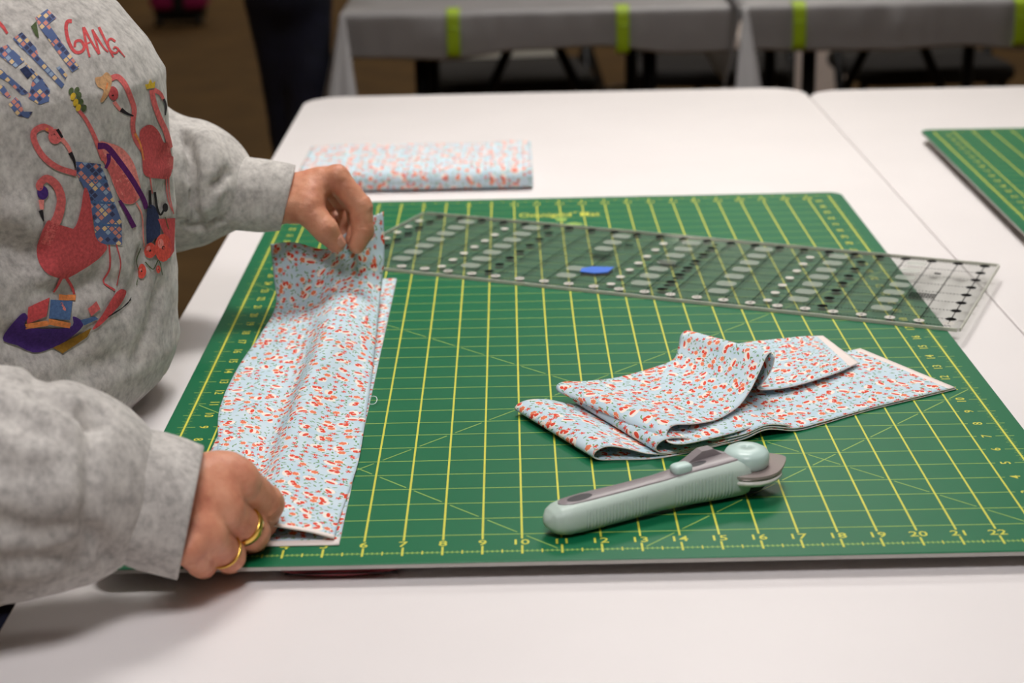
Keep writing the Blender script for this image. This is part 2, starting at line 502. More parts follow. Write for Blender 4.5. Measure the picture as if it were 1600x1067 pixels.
# ------------------------------------------------------------------ the room
FLOOR = -H0
X0, X1, Y0, Y1 = -170., 230., -130., 400.
def struct(name, mb, mat, **k): return tag(mb.build(name, mat, **k), kind='structure')
struct('floor', MB().box((X0, Y0, FLOOR-2), (X1, Y1, FLOOR)), M['carpet'])
struct('ceiling', MB().box((X0, Y0, CEIL), (X1, Y1, CEIL+2)), M['ceiling'])
struct('wall_left', MB().box((X0-3, Y0, FLOOR), (X0, Y1, CEIL)), M['wall'])
struct('wall_right', MB().box((X1, Y0, FLOOR), (X1+3, Y1, CEIL)), M['wall'])
struct('wall_back', MB().box((X0, Y1, FLOOR), (X1, Y1+3, CEIL)), M['wall'])
struct('wall_front', MB().box((X0, Y0-3, FLOOR), (X1, Y0, CEIL)), M['wall'])
where = ['above the large cutting mat', 'above the near end of the white tables', 'above the grey covered tables', 'nearest the left wall', 'nearest the right wall',
         'at the left, behind the grey tables', 'at the right, behind the grey tables', 'at the left of the far wall', 'at the right of the far wall']
for (u, v, lu, lv, st, spread, col), wh in zip(LAMPS, where):
    t = thing('ceiling_light', (u, v, CEIL), 'flat white ceiling light panel ' + wh, 'light', 'ceiling light panels')
    for a, b, c, d in ((-lu/2-1, -lv/2-1, lu/2+1, -lv/2), (-lu/2-1, lv/2, lu/2+1, lv/2+1), (-lu/2-1, -lv/2, -lu/2, lv/2), (lu/2, -lv/2, lu/2+1, lv/2)):
        MB().box((u+a, v+b, CEIL-1.2), (u+c, v+d, CEIL-.02)).build('frame', M['pale_plastic'], t)
    MB().box((u-lu/2, v-lv/2, CEIL-.6), (u+lu/2, v+lv/2, CEIL-.3)).build('diffuser', mk_lamp('lamp_glow', col, st*.25), t)
    la = bpy.data.lights.new('tube_light', 'AREA'); la.shape = 'RECTANGLE'; la.size = lu*S; la.size_y = lv*S
    la.energy = st; la.color = col; la.spread = math.radians(spread)
    lo_ = bpy.data.objects.new('tube_light', la); C.objects.link(lo_); lo_.parent = t; lo_.location = (0, 0, -.75*S)

# ------------------------------------------------------------------ white folding tables
def slab(poly_fn, z0, z1, r=.07, n=5):
    rings = []
    for i in range(n+1):
        a = math.pi/2*i/n; rings.append((z0 + r*(1-math.cos(a))*.6, r*(1-math.sin(a))*.6))
    rings = [(z0, .5)] + [(z0+.3, 0.0)] + [(z1 - r*(1-math.sin(math.pi/2*i/n)) , r*(1-math.cos(math.pi/2*i/n))) for i in range(n+1)]
    return [[(x, y, z) for x, y in poly_fn(ins)] for z, ins in rings]
def folding_table(u0, v0, u1, v1, label, rc=2.2):
    t = thing('folding_table', ((u0+u1)/2, (v0+v1)/2, FLOOR), label, 'table', 'white folding tables')
    MB().loft(slab(lambda i: rrect(u0+i, v0+i, u1-i, v1-i, rc, 8), TABLE_Z-1.7, TABLE_Z)).build('table_top', M['white_plastic'], t, smooth=False)
    cu = (u0+u1)/2
    for vv in (v0+12, v1-12):
        for zz, r_ in ((TABLE_Z-2, .55), (FLOOR+9, .45)):
            MB().tube([(cu-10, vv, zz), (cu+10, vv, zz)], r_).build('leg_crossbar', M['grey_metal'], t, True)
        for sx in (-10, 10):
            MB().tube([(cu+sx, vv, TABLE_Z-1.6), (cu+sx, vv, FLOOR+1), (cu+sx*1.12, vv, FLOOR+.02)], .55).build('leg', M['grey_metal'], t, True)
    return t
folding_table(-2.4, -7.0, 27.55, 65.4, 'white plastic folding table holding the large green cutting mat')
folding_table(27.59, -8.4, 57.8, 64.2, 'white plastic folding table at right, pushed against the other white table')

# ------------------------------------------------------------------ cutting mats
def make_mat(label):
    t = thing('cutting_mat', (12, 18, -.14), label, 'cutting mat')
    P = lambda i: rrect(-.58+i, -.58+i, 24.64-i, 36.62-i, .55, 6)
    MB().loft([[(x, y, z) for x, y in P(i)] for z, i in ((-.14, .02), (-.13, 0), (-.03, 0))]).build('grey_underlayer', M['mat_edge'], t)
    MB().loft([[(x, y, z) for x, y in P(i)] for z, i in ((-.03, 0.004), (-.012, 0.004), (0, .03))]).build('green_surface', M['mat_green'], t)
    z = .003
    bold, dim = MB(), MB()
    def hl(mb, x0, x1, y, w): mb.quad((x0, y-w/2, z), (x1, y-w/2, z), (x1, y+w/2, z), (x0, y+w/2, z))
    def vl(mb, x, y0, y1, w): mb.quad((x-w/2, y0, z+.0004), (x+w/2, y0, z+.0004), (x+w/2, y1, z+.0004), (x-w/2, y1, z+.0004))
    for r in range(1, 36):
        hl(dim, .86, 23.14, r, .042); hl(dim, 23.68, 24.22, r, .04); hl(dim, -.22, .32, r, .04)
    for c in range(1, 24):
        vl(bold, c, .72, 35.28, .055); vl(bold, c, -.16, .32, .055); vl(bold, c, 35.68, 36.16, .055)
    for x in (0, 24): vl(bold, x, -.02, 36.02, .06)
    for y in (0, 36): hl(dim, 0, 24, y, .035)
    for i in range(24*8+1):
        if i % 8 == 0: continue
        L = .10 if i % 4 == 0 else .06
        for y in (0, 36): vl(bold if i % 4 == 0 else dim, i/8, y-L, y+L, .035)
    for i in range(36*8+1):
        if i % 8 == 0: continue
        L = .15 if i % 4 == 0 else (.12 if i % 2 == 0 else .08)
        for x in (0, 24): hl(dim, x-L, x+L, i/8, .022)
    def dash(fn, us):
        for a in us:
            for p, q in (((a+.11), (a+.88)),):
                A = np.array([p, fn(p)]); B = np.array([q, fn(q)]); d = (B-A)/np.linalg.norm(B-A); nrm = np.array([-d[1], d[0]])*.02
                dim.quad(*[tuple(X)+(z+.0002,) for X in (A-nrm, B-nrm, B+nrm, A+nrm)])
    dash(lambda u: u, range(0, 24)); dash(lambda u: 11-u, range(0, 11)); dash(lambda u: 24-u, range(0, 24)); dash(lambda u: u-13, range(13, 24))
    tag(bold.build('printed_lines', M['mat_yellow'], t), kind='stuff'); tag(dim.build('printed_fine_lines', M['mat_yellow_dim'], t), kind='stuff')
    nb = MB()
    for c in range(1, 24):
        put_text(nb, str(c), c, .52, z+.001, .29, 0, 1.15); put_text(nb, str(c), c, 35.48, z+.001, .29, math.pi, 1.15)
    for r in range(1, 36):
        put_text(nb, str(r), 24-.58, r, z+.001, .27, math.pi/2, 1.1); put_text(nb, str(r), .58, r, z+.001, .27, -math.pi/2, 1.1)
    put_text(nb, 'Omnigrid', 11.33, 33.55, z+.001, .62, 0, fit=2.25); put_text(nb, '\u00ae', 12.62, 33.9, z+.001, .2)
    put_text(nb, 'Mat', 13.27, 33.55, z+.001, .62, 0, fit=.86)
    tag(nb.build('printed_numbers', M['mat_yellow'], t), kind='stuff')
    em = MB()   # emblem under the lettering: a small block over two swelling curves
    em.prism([(11.82, 32.45), (12.18, 32.45), (12.26, 32.95), (11.74, 32.95)], z, z+.0015)
    for sx in (-1, 1):
        a = [(12+sx*(.1+.75*k/10), 31.9+.3*math.sin(math.pi*min(1, k/10*.95))) for k in range(11)]
        b = [(12+sx*(.1+.75*k/10), 31.75) for k in range(10, -1, -1)]
        em.prism((a+b)[::1 if sx < 0 else -1], z, z+.0015)
    tag(em.build('printed_emblem', M['mat_yellow_dim'], t), kind='stuff')
    return t
mat1 = make_mat('large green gridded cutting mat under the fabric strips and rotary cutter')
mat2 = copy_tree(mat1); mat2['label'] = 'green cutting mat lying on the right-hand table, cut off by the frame'
ang = math.radians(-1.2); ca, sa = math.cos(ang), math.sin(ang)
lx, ly = -.58-12, 36.62-18
mat2.location = W((31.1-(lx*ca-ly*sa), 49.4-(lx*sa+ly*ca), -.14+.08)); mat2.rotation_euler = (0, 0, ang)
for (a, b, c, d, top, lab) in ((1.2, 1.3, 22.8, 34.8, -.14, 'thin grey board raising the large cutting mat off the table'),
                               (33.2, 14.6, 54.0, 47.2, -.06, 'thin grey board raising the right-hand cutting mat off the table')):
    tag(MB().loft([[(x, y, z) for x, y in rrect(a+i, b+i, c-i, d-i, .4)] for z, i in ((TABLE_Z, .03), (TABLE_Z+.03, 0), (top-.03, 0), (top, .03))])
        .build('riser_board', M['riser'], base=(a, b, TABLE_Z)), lab, 'board')
# something dark red tucked under the front edge of the mat
t = thing('scissors_case', (5.5, -.1, TABLE_Z), 'dark red flat case tucked under the front edge of the cutting mat', 'case')
rings = []
for i in range(15):
    a = i/14; x = 3.95+3.15*a; w = .55*math.sin(math.pi*min(1, .08+.92*a))**.45+.02; hh = .16*math.sin(math.pi*(.06+.88*a))**.5
    rings.append([(x, .16+w*math.cos(q)*1.0, TABLE_Z+.17+hh*math.sin(q)) for q in np.linspace(0, 2*math.pi, 16, endpoint=False)])
MB().loft([r[::-1] for r in rings]).build('case_body', M['dark_red'], t, True)
MB().tube([(4.1+2.8*k/12, -.385, TABLE_Z+.19) for k in range(13)], .02, 6).build('zip', M['black_metal'], t, True)

# ------------------------------------------------------------------ acrylic ruler
RA = np.array([6.08, 34.145]); RB = np.array([28.49, 24.18]); rd = (RB-RA)/np.linalg.norm(RB-RA); rn = np.array([rd[1], -rd[0]])
def RL(x, y): q = RA+rd*x+rn*y; return q[0], q[1]
t = thing('quilting_ruler', tuple(RL(12.25, 4.25))+(0,), 'long clear acrylic quilting ruler lying diagonally across the mat', 'ruler')
rz = .115
def ccw(P): return P if sum(P[i-1][0]*P[i][1]-P[i][0]*P[i-1][1] for i in range(len(P))) > 0 else P[::-1]
def rprism(mb, pts, z0, z1): mb.prism(ccw([RL(*p) for p in pts]), z0, z1)
mb = MB(); rprism(mb, rrect(0, 0, 24.5, 8.5, .12, 4), .006, rz); mb.build('acrylic_sheet', M['acrylic'], t)
for a, b in (((.12, 0), (24.38, .05)), ((.12, 8.44), (24.38, 8.5)), ((0, .12), (.05, 8.38)), ((24.45, .12), (24.5, 8.38))):
    mb = MB(); rprism(mb, [a, (b[0], a[1]), b, (a[0], b[1])], .0, rz+.004); mb.build('polished_edge', M['ruler_edge'], t)
def disc(mb, x, y, r, z, n=14): mb.add([RL(x+r*math.cos(2*math.pi*k/n), y+r*math.sin(2*math.pi*k/n))+(z,) for k in range(n)], [tuple(range(n-1, -1, -1))])
bl, wh, fr, ln, dg, dgw = MB(), MB(), MB(), MB(), MB(), MB()
zt = rz+.002
def rq(mb, x0, y0, x1, y1, z=zt): mb.add([RL(x0, y0)+(z,), RL(x1, y0)+(z,), RL(x1, y1)+(z,), RL(x0, y1)+(z,)], [(3, 2, 1, 0)])
ra_ = math.atan2(rd[1], rd[0])
def rt(mb, s_, x, y, h): put_text(mb, s_, *RL(x, y), zt+.004, h, ra_)
for x in range(1, 25):
    disc(bl, x, .5, .2, zt+.002); disc(wh, x, 8.0, .19, zt+.002); rq(ln, x-.02, .66, x+.02, 7.84)
    rt(dg, str(25-x), x, 8.0, .15)
for y in range(1, 8):
    if y in range(1, 9):
        for c in (.5, 4.5, 11.5, 17.5): disc(wh, c, y+.5, .17, zt+.002)
        for c in (1.0, 6.5, 13.5, 19.5, 24.0): disc(bl, c, y+.5, .19, zt+.002)
        disc(bl, 13.5, y+1.0 if y < 7 else 1.0, .11, zt+.002)
for y in range(1, 8):
    for c in (2.5, 5.5, 9.5, 12.5, 15.5, 18.5, 21.5):
        if c == 9.5 and y in (4, 5): continue
        fr.add([RL(*p)+(zt,) for p in rrect(c-.37, y-.3, c+.37, y+.3, .22, 4)][::-1], [tuple(range(20))])
for y in range(0, 9):
    yy = .5+y if y < 8 else 8.25
    for k in range(24*8):
        x = .15+k/8
        rq(ln, x, yy-.03, x+.08, yy+.03)
for k in range(24*8): rq(ln, .25+k/8-.008, .1, .25+k/8+.008, .22); rq(ln, .25+k/8-.008, 8.28, .25+k/8+.008, 8.4)
for cx, cy in ((9.75, 4.05), (12.6, 4.1)):                    # small blocks of fine printed text
    for k in range(4): rq(bl, cx-.55+.1*k, cy-.26+.15*k, cx+.5-.07*k, cy-.18+.15*k)
rq(bl, 10.1, 2.1, 10.45, 2.3); rq(bl, 22.4, 2.0, 22.65, 2.2)
for k in range(5): rq(bl, 22.05, 4.75+.13*k, 23.0, 4.82+.13*k)
for k in range(9): rq(bl, 22.1+.1*k, 4.72, 22.13+.1*k, 5.36)
tag(bl.build('black_marks', M['ruler_black'], t), kind='stuff'); tag(wh.build('white_marks', M['ruler_white'], t), kind='stuff'); tag(fr.build('frosted_cells', M['frost'], t), kind='stuff')
tag(ln.build('printed_lines', M['ruler_black'], t), kind='stuff'); tag(dg.build('dark_numbers', M['ruler_black'], t), kind='stuff')
sx, sy = 10.35, 6.05
mb = MB(); rprism(mb, [(sx-.62, sy-.05), (sx-.3, sy-.42), (sx+.5, sy-.62), (sx+.52, sy+.12), (sx+.1, sy+.42), (sx-.5, sy+.4)], rz+.004, rz+.03)
mb.build('blue_sticker', M['sticker_blue'], t)
# ------------------------------------------------------------------ fabric
def cloth(name, G, parent, thick=.03, offset=0.0, seed=0, flip=False, raw=(0, 0)):
    m, n, _ = G.shape
    uv = arclen_uv(G) + np.array([seed*3.7, seed*5.3])
    F = grid_faces(m, n)
    if flip: F = F[:, ::-1]
    row = np.arange(len(F))//(n-1)
    o = mesh_obj(name, G.reshape(-1, 3), F, None, parent, True, uv=uv, mats=[M['floral'], M['raw_edge']], fmat=((row < raw[0]) | (row >= m-1-raw[1])).astype(int))
    md = o.modifiers.new('thickness', 'SOLIDIFY'); md.thickness = thick*S; md.offset = offset; md.material_offset_rim = 1
    return o
def ribbon(name, pairs, parent, n_len=140, n_wid=24, wave=.0, seed=0, thick=.035, flip=False, raw=(0, 0)):
    """strip from pairs of (front edge point, back edge point) in inches"""
    P = np.array(pairs, float)                      # (k, 2, 3)
    L = np.linalg.norm(np.diff(P.mean(1), axis=0), axis=1)
    t = np.linspace(0, len(P)-1, n_len)
    E_ = catmull(P, t)                              # (n_len, 2, 3)
    w = np.linspace(0, 1, n_wid)[None, :, None]
    G = E_[:, None, 0]*(1-w) + E_[:, None, 1]*w
    if wave:
        nz = vnoise(G.reshape(-1, 3), .9, seed).reshape(n_len, n_wid)
        G[..., 2] += wave*nz
        G[..., 2] = np.maximum(G[..., 2], .022)
    return cloth(name, G, parent, thick, seed=seed, flip=flip, raw=raw)

# --- folded pile on the right of the mat
t = thing('fabric_strip', (16.5, 9.5, 0), 'loosely folded floral fabric strip piled beside the rotary cutter', 'fabric')
G0 = np.array([12.1, 5.6]); dA = np.array([.9085, .418]); wA = np.array([-.487, .873])*4.45
def pt(s_, z, w=0.0, dz=0.0, sk=0.0):
    q = G0 + dA*(s_+sk*w) + wA*w; return (q[0], q[1], z+dz*w)
def pair(s_, z, zb=None, sh=None):
    w = np.interp(s_, [.3, 1.5, 6.5, 9, 12.5], [0, -.13, -.15, -.06, 0]) if sh is None else sh
    return (pt(s_, z, w), pt(s_, z if zb is None else zb, 1.0+w))
A_ = [pair(12.55, .03), pair(11, .03), pair(9, .03), pair(7.2, .03), pair(6.2, .05), pair(5.2, .26, .03), pair(4.4, .1, .03), pair(3, .03), pair(1.6, .03), pair(.55, .03), pair(.15, .07),
      pair(-.05, .2, .2), pair(.06, .36, .34), pair(.4, .44, .42), pair(.85, .36, .42), pair(1.35, .2, .3), pair(2.0, .1, .16), pair(3, .08, .08), pair(4, .08)]
ribbon('lower_fold', A_, t, 190, seed=1, flip=True, raw=(2, 0))
B_ = [pair(12.5, .085, .085), pair(11, .09), pair(9, .09), pair(7.2, .1), pair(6.2, .12, .1), pair(5.2, .33, .1), pair(4.4, .18, .12), pair(3.4, .13), pair(2.4, .13), pair(1.85, .15, .2), pair(1.6, .26, .34),
      pair(1.62, .44, .48), pair(1.9, .56, .56), pair(2.35, .52, .54), pair(2.85, .38, .46), pair(3.5, .26, .36), pair(4.4, .25, .28), pair(5.2, .4, .22), pair(6.0, .24, .2)]
ribbon('middle_fold', B_, t, 200, seed=2, flip=True, raw=(2, 0))
def pz(a, za, b, zb): return (tuple(at(*a, z=za)), tuple(at(*b, z=zb)))
Cc = [pz((1210, 655), .32, (1090, 583), .34), pz((1150, 675), .36, (1010, 590), .36), pz((1090, 690), .40, (940, 602), .40), pz((1062, 694), .44, (892, 614), .5), pz((1045, 690), .5, (873, 612), .58),
      pz((1042, 676), .66, (870, 603), .7), pz((1054, 664), .74, (882, 597), .76), pz((1085, 662), .62, (915, 596), .68), pz((1120, 655), .50, (965, 590), .54), pz((1152, 636), .58, (1020, 575), .52), pz((1172, 610), .85, (1052, 562), .52),
      pz((1187, 580), 1.2, (1060, 542), .72), pz((1198, 556), 1.52, (1064, 524), .98), pz((1206, 551), 1.58, (1074, 517), 1.04), pz((1210, 560), 1.45, (1090, 522), .9), pz((1204, 580), 1.0, (1105, 535), .6),
      pz((1192, 598), .6, (1125, 540), .45), pz((1184, 606), .40, (1150, 538), .40), pz((1196, 609), .36, (1175, 534), .38), pz((1240, 603), .33, (1215, 530), .34), pz((1300, 585), .30, (1255, 526), .30), pz((1342, 567), .24, (1286, 525), .24)]
ribbon('upper_fold', Cc, t, 240, 30, seed=3, flip=True, raw=(0, 4))

# --- strip being straightened by the two hands
t = thing('fabric_strip', (3.3, 12, 0), 'long floral fabric strip held by both hands, its far end lifted off the mat', 'fabric')
nl, nw = 90, 26
vv = np.linspace(.5, 24.15, nl)[:, None]; ww = np.linspace(0, 1, nw)[None, :]
left = 1.02 + .32*(vv-.5)/23.6; right = 5.38+.08*(vv-.5)/23.6
Gl = np.stack([left*(1-ww)+right*ww, vv+0*ww, .028+.01*np.sin(vv*.9)*np.sin(ww*3.1)+0*ww], -1)
cloth('lower_layer', Gl, t, .05, seed=5, flip=True, raw=(1, 0))
T = lambda *q: tuple(at(q[0], q[1], v=q[2])); Zp = lambda *q: tuple(at(q[0], q[1], z=q[2]))
rows = [
 [(1.15, .75, .42), (2.1, .74, .62), (3.05, .72, .68), (3.8, .70, .50), (4.6, .68, .34), (5.25, .66, .14)],
 [(1.12, 2.2, .22), (2.05, 2.2, .3), (2.9, 2.2, .26), (3.6, 2.2, .42), (4.5, 2.2, .26), (5.28, 2.2, .11)],
 [Zp(336, 715, .12), Zp(378, 718, .16), Zp(414, 722, .16), Zp(448, 705, .58), Zp(505, 715, .3), Zp(560, 720, .1)],
 [Zp(343, 640, .13), Zp(395, 640, .18), Zp(440, 648, .18), Zp(472, 626, .75), Zp(525, 638, .38), Zp(573, 640, .12)],
 [Zp(372, 575, .16), Zp(420, 575, .24), Zp(466, 575, .26), Zp(498, 552, 1.0), Zp(545, 558, .6), Zp(582, 575, .25)],
 [Zp(408, 522, .22), Zp(445, 523, .4), Zp(482, 522, .5), Zp(515, 503, 1.1), Zp(556, 505, .95), Zp(588, 518, .55)],
 [T(431, 478, 19.3), T(460, 478, 19.0), T(491, 476, 18.6), T(528, 452, 19.2), T(565, 450, 19.8), T(594, 462, 20.3)],
 [T(428, 430, 20.5), T(462, 430, 20.0), T(500, 430, 19.4), T(536, 412, 20.2), T(572, 400, 21.0), T(600, 402, 21.4)],
 [T(423, 382, 21.2), T(462, 379, 20.7), T(512, 390, 20.0), T(540, 364, 20.8), T(572, 343, 21.6), T(599, 331, 22.0)],
]
R_ = np.array(rows)
tt = np.linspace(0, len(R_)-1, 150); G1 = catmull(R_, tt)
G2 = catmull(np.swapaxes(G1, 0, 1), np.linspace(0, 5, 44)); G2 = np.swapaxes(G2, 0, 1)
G2[..., 2] += .02*vnoise(G2.reshape(-1, 3), 1.1, 4).reshape(G2.shape[:2])
G2[..., 2] = np.maximum(G2[..., 2], .085)
cloth('upper_layer', G2, t, .05, seed=6, flip=True, raw=(2, 0))
p0 = np.array(at(580, 622, z=.06))
MB().tube([p0+np.array([.18*math.sin(a)*1.0+.05*a/3, .22*(math.cos(a)-1)-.05*a, .05+.04*math.sin(a*1.7)]) for a in np.linspace(-.4, 5.6, 26)], .012, 5).build('loose_thread', M['thread'], t, True)

# --- folded yardage on the table behind the mat
t = thing('folded_fabric', (5.3, 43.5, TABLE_Z), 'flat folded length of floral fabric on the table behind the cutting mat', 'fabric')
Tz = TABLE_Z
for k, (x0, x1, vf, vb, za, zb) in enumerate(((.3, 10.6, 41.0, 46.4, .05, .5), (-.1, 10.9, 40.5, 46.9, .04, 1.0))):
    prof = [(vb, za), ((vf+vb)/2, za), (vf+.35, za)]
    r = (zb-za)/2
    prof += [(vf+.3-(r*1.2)*math.sin(a), za+r-r*math.cos(a)) for a in np.linspace(.3, math.pi-.3, 7)]
    prof += [(vf+.4, zb), (vf+1.2, zb+.03), ((vf+vb)/2, zb-.02), (vb-.6, zb-.06), (vb+.15*k, zb-.12)]
    prof = np.array(prof); n = len(prof)
    cp = catmull(prof, np.linspace(0, n-1, 60))
    xs = np.linspace(x0, x1, 50)
    G = np.stack([np.broadcast_to(xs[None, :], (60, 50)), np.broadcast_to(cp[:, :1], (60, 50)), np.broadcast_to(cp[:, 1:]+Tz, (60, 50))], -1).copy()
    nz = vnoise(np.stack([G[..., 0], G[..., 1], G[..., 2]*0], -1).reshape(-1, 3), .5, 9+k).reshape(60, 50)
    G[..., 1] += .12*nz; G[..., 2] += np.where(G[..., 2] > Tz+.3, .04*nz, 0)
    G[..., 1] += .04*(xs[None, :]-5)*.3
    cloth('folded_layer', G, t, .05, seed=8+k)

# ------------------------------------------------------------------ rotary cutter
RC0 = np.array([10.57, .76]); rcd = np.array([.897, .442]); rcn = np.array([-.442, .897])
t = thing('rotary_cutter', tuple(RC0+rcd*3.4)+(0,), 'pale mint and grey rotary cutter lying on the mat in front of the folded strip', 'rotary cutter')
def CL(v):
    v = np.asarray(v, float); q = RC0 + v[..., :1]*rcd + v[..., 1:2]*rcn
    return np.concatenate([q, v[..., 2:3]], -1)
secs = np.array([(0, .03, .03, .42), (.05, .18, .15, .42), (.18, .35, .29, .425), (.36, .45, .37, .43), (.6, .50, .41, .435), (1.2, .51, .43, .45), (2.4, .48, .43, .48), (3.3, .46, .43, .52),
                 (4.2, .51, .48, .56), (5.1, .58, .53, .57), (5.7, .60, .55, .58), (5.86, .58, .53, .58), (5.95, .50, .45, .58)])
def sec(x): return [np.interp(x, secs[:, 0], secs[:, i]) for i in (1, 2, 3)]
NE = 2.7
xs = np.unique(np.concatenate([np.linspace(0, .6, 24), np.linspace(.6, 5.7, 330), np.linspace(5.7, 5.95, 12)]))
th = np.linspace(0, 2*math.pi, 56, endpoint=False)
rings = []
for x in xs:
    hw, hh, zc = sec(x)
    g = 0
    if .95 < x < 2.8 or 3.55 < x < 5.3: g = max(0, math.cos(2*math.pi*x/.098))**1.2*.05
    msk = np.clip((.5-np.sin(th))*3, 0, 1)
    k = 1-g*msk/.45
    c, s_ = np.cos(th), np.sin(th)
    y = np.sign(c)*np.abs(c)**(2/NE)*hw*k; z = zc+np.sign(s_)*np.abs(s_)**(2/NE)*hh*k
    rings.append(CL(np.stack([np.full(56, x), y, np.maximum(z, .012)], 1)))
MB().loft(rings).build('handle', M['mint'], t, True)
def top_z(x, y):
    hw, hh, zc = sec(x); q = np.clip(1-(np.abs(y)/hw)**NE, 0.02, 1); return zc+hh*q**(1/NE)
xs = np.linspace(.42, 5.86, 120); G = []
for x in xs:
    w = np.interp(x, [.42, .5, .7, 1.2, 3, 4, 5.0, 5.5, 5.86], [.02, .16, .25, .29, .27, .30, .36, .36, .34]); ys = np.linspace(-w, w, 15)
    G.append(CL(np.stack([np.full(15, x), ys+.04, top_z(x, ys+.04)+.016], 1)))
ins = mesh_obj('grey_inlay', np.array(G).reshape(-1, 3), grid_faces(120, 15), M['grey_soft'], t)
md = ins.modifiers.new('thickness', 'SOLIDIFY'); md.thickness = .05*S; md.offset = -1
ins['label'] = 'glossy grey inlay along the top'
def patch(name, cx, cy, a, b, up, mat, n=18):
    P = [(cx, cy)]+[(cx+a*math.cos(2*math.pi*k/n), cy+b*math.sin(2*math.pi*k/n)) for k in range(n)]
    V_ = [(x, y, float(top_z(x, np.array(y)))+up) for x, y in P]
    return mesh_obj(name, CL(np.array(V_)), [(0, 1+k, 1+(k+1) % n) for k in range(n)], mat, ins)
patch('hanging_hole', 1.02, .0, .36, .17, .02, M['dark_slot']); patch('slider_slot', 4.52, .04, .32, .13, .02, M['dark_slot'])
def superell(c, r, e, nu=24, nv=14):
    V_, F_ = [], []
    f = lambda q, p: np.sign(q)*np.abs(q)**p
    for i in range(nv+1):
        a = -math.pi/2+math.pi*i/nv
        for k in range(nu):
            b = 2*math.pi*k/nu
            V_.append((c[0]+r[0]*f(math.cos(a), e)*f(math.cos(b), e), c[1]+r[1]*f(math.cos(a), e)*f(math.sin(b), e), c[2]+r[2]*f(math.sin(a), e)))
    F_ = [(i*nu+k, i*nu+(k+1) % nu, (i+1)*nu+(k+1) % nu, (i+1)*nu+k) for i in range(nv) for k in range(nu)]
    return np.array(V_), F_
V_, F_ = superell((4.02, -.04, 1.09), (.29, .2, .14), .6); mesh_obj('thumb_slider', CL(V_), F_, M['mint_light'], t)['label'] = 'pale mint thumb slider'
fin = [(4.15, .94), (4.45, 1.08), (4.85, 1.3), (5.2, 1.3), (5.42, 1.14), (5.75, 1.0), (5.75, .6), (4.15, .6)]
MB().loft([CL(np.array([(x, y, z) for x, z in fin])) for y in (.24, .27, .5, .53)]).build('safety_lock', M['grey_soft'], t)
HX, HY = 6.12, .0
def teardrop(r, tip, n=40, w=.55):
    P = []
    for k in range(n):
        a = 2*math.pi*k/n; e = max(0, math.cos(a))**6
        P.append((HX+r*math.cos(a)+(tip-r)*e, HY+r*math.sin(a)*(1-.25*e)))
    return P
def lathe(prof, cx, cy, n=40):
    return [CL(np.array([(cx+r*math.cos(2*math.pi*k/n), cy+r*math.sin(2*math.pi*k/n), z) for k in range(n)])) for r, z in prof]
MB().loft([CL(np.array([(x, y, z) for x, y in teardrop(.92, 1.2)])) for z in (.69, .76)]).build('blade_guard', M['smoky_clear'], t)
MB().loft(lathe([(.30, .635), (.89, .65), (.89, .66), (.30, .68)], HX, HY)).build('blade', M['steel'], t, True)
MB().loft(lathe([(.60, .38), (.86, .46), (.93, .54), (.92, .60), (.84, .62), (.3, .625)], HX, HY)).build('lower_guard', M['pale_plastic'], t, True)
MB().loft(lathe([(.3, .1), (.42, .12), (.5, .2), (.5, .34), (.4, .41)], HX, HY)).build('bolt_head', M['dark_slot'], t, True)
MB().loft(lathe([(.56, .76), (.60, .80), (.61, .98), (.60, 1.08), (.55, 1.17), (.45, 1.23), (.28, 1.26), (.06, 1.265), (.055, 1.25), (.01, 1.245)], HX-.02, HY+.02)).build('cap_nut', M['mint_light'], t, True)

# ------------------------------------------------------------------ the person at the cutting mat
person = thing('person', (-9.5, 10.5, FLOOR), 'person in a grey printed sweatshirt straightening the floral strip with both hands', 'person')
NF = np.array([.64, -.768]); LF = np.array([.768, .64])       # facing direction and the person's left
RW = T(255, 790, -1.3); LW_ = T(430, 312, 20.4)
RE = np.array([-8.6, -2.2, 3.4]); LE = np.array([-4.6, 20.6, 5.9])
RS = np.array([-14.0, 4.6, 11.0]); LS = np.array([-4.6, 16.2, 11.0])

# --- hands (skin)
def hand_fn(wrist, elbow, fingers, thumb, rf, palm_extra=()):
    wrist = np.array(wrist); elbow = np.array(elbow)
    def fn(p):
        d = cone(p, wrist, elbow, .88, 1.25)
        palm = None
        for (mcp, *_), r in zip(fingers, rf):
            c = cone(p, wrist+.25*(np.array(mcp)-wrist), mcp, .62, r[0]*1.02); palm = c if palm is None else smin(palm, c, .3)
        for a, b, ra, rb in palm_extra: palm = smin(palm, cone(p, a, b, ra, rb), .3)
        d = smin(d, palm, .5)
        for js, r in zip(fingers, rf):
            f = chain(p, js, r, .07); d = smin(d, f, .09)
            for j in range(1, len(js)-1):              # knuckle swelling
                d = smin(d, np.linalg.norm(p-np.array(js[j]), axis=1)-r[j]*1.04, .05)
        js, r = thumb
        d = smin(d, chain(p, js, r, .12), .16)
        m = np.abs(d) < .15; pm = p[m]; e = np.zeros(len(pm))
        for js, r in list(zip(fingers, rf))+[(js, r)]:      # skin creases over the joints
            for j in (1, 2):
                a = np.array(js[j]); ax = np.array(js[j+1])-np.array(js[j-1]); ax = ax/np.linalg.norm(ax); q = pm-a; along = q @ ax
                near = np.exp(-(np.maximum(0, np.linalg.norm(q, axis=1)-r[j]*.9)/.2)**2)
                wob = .02*vnoise(pm, 6.0, j)
                for o_ in (-.09, .0, .08): e += .02*near*np.exp(-((along-o_+wob)/.028)**2)
        d[m] += e + .012*vnoise(pm, 5.0, 3) + .006*vnoise(pm, 13.0, 5)
        return d
    return fn
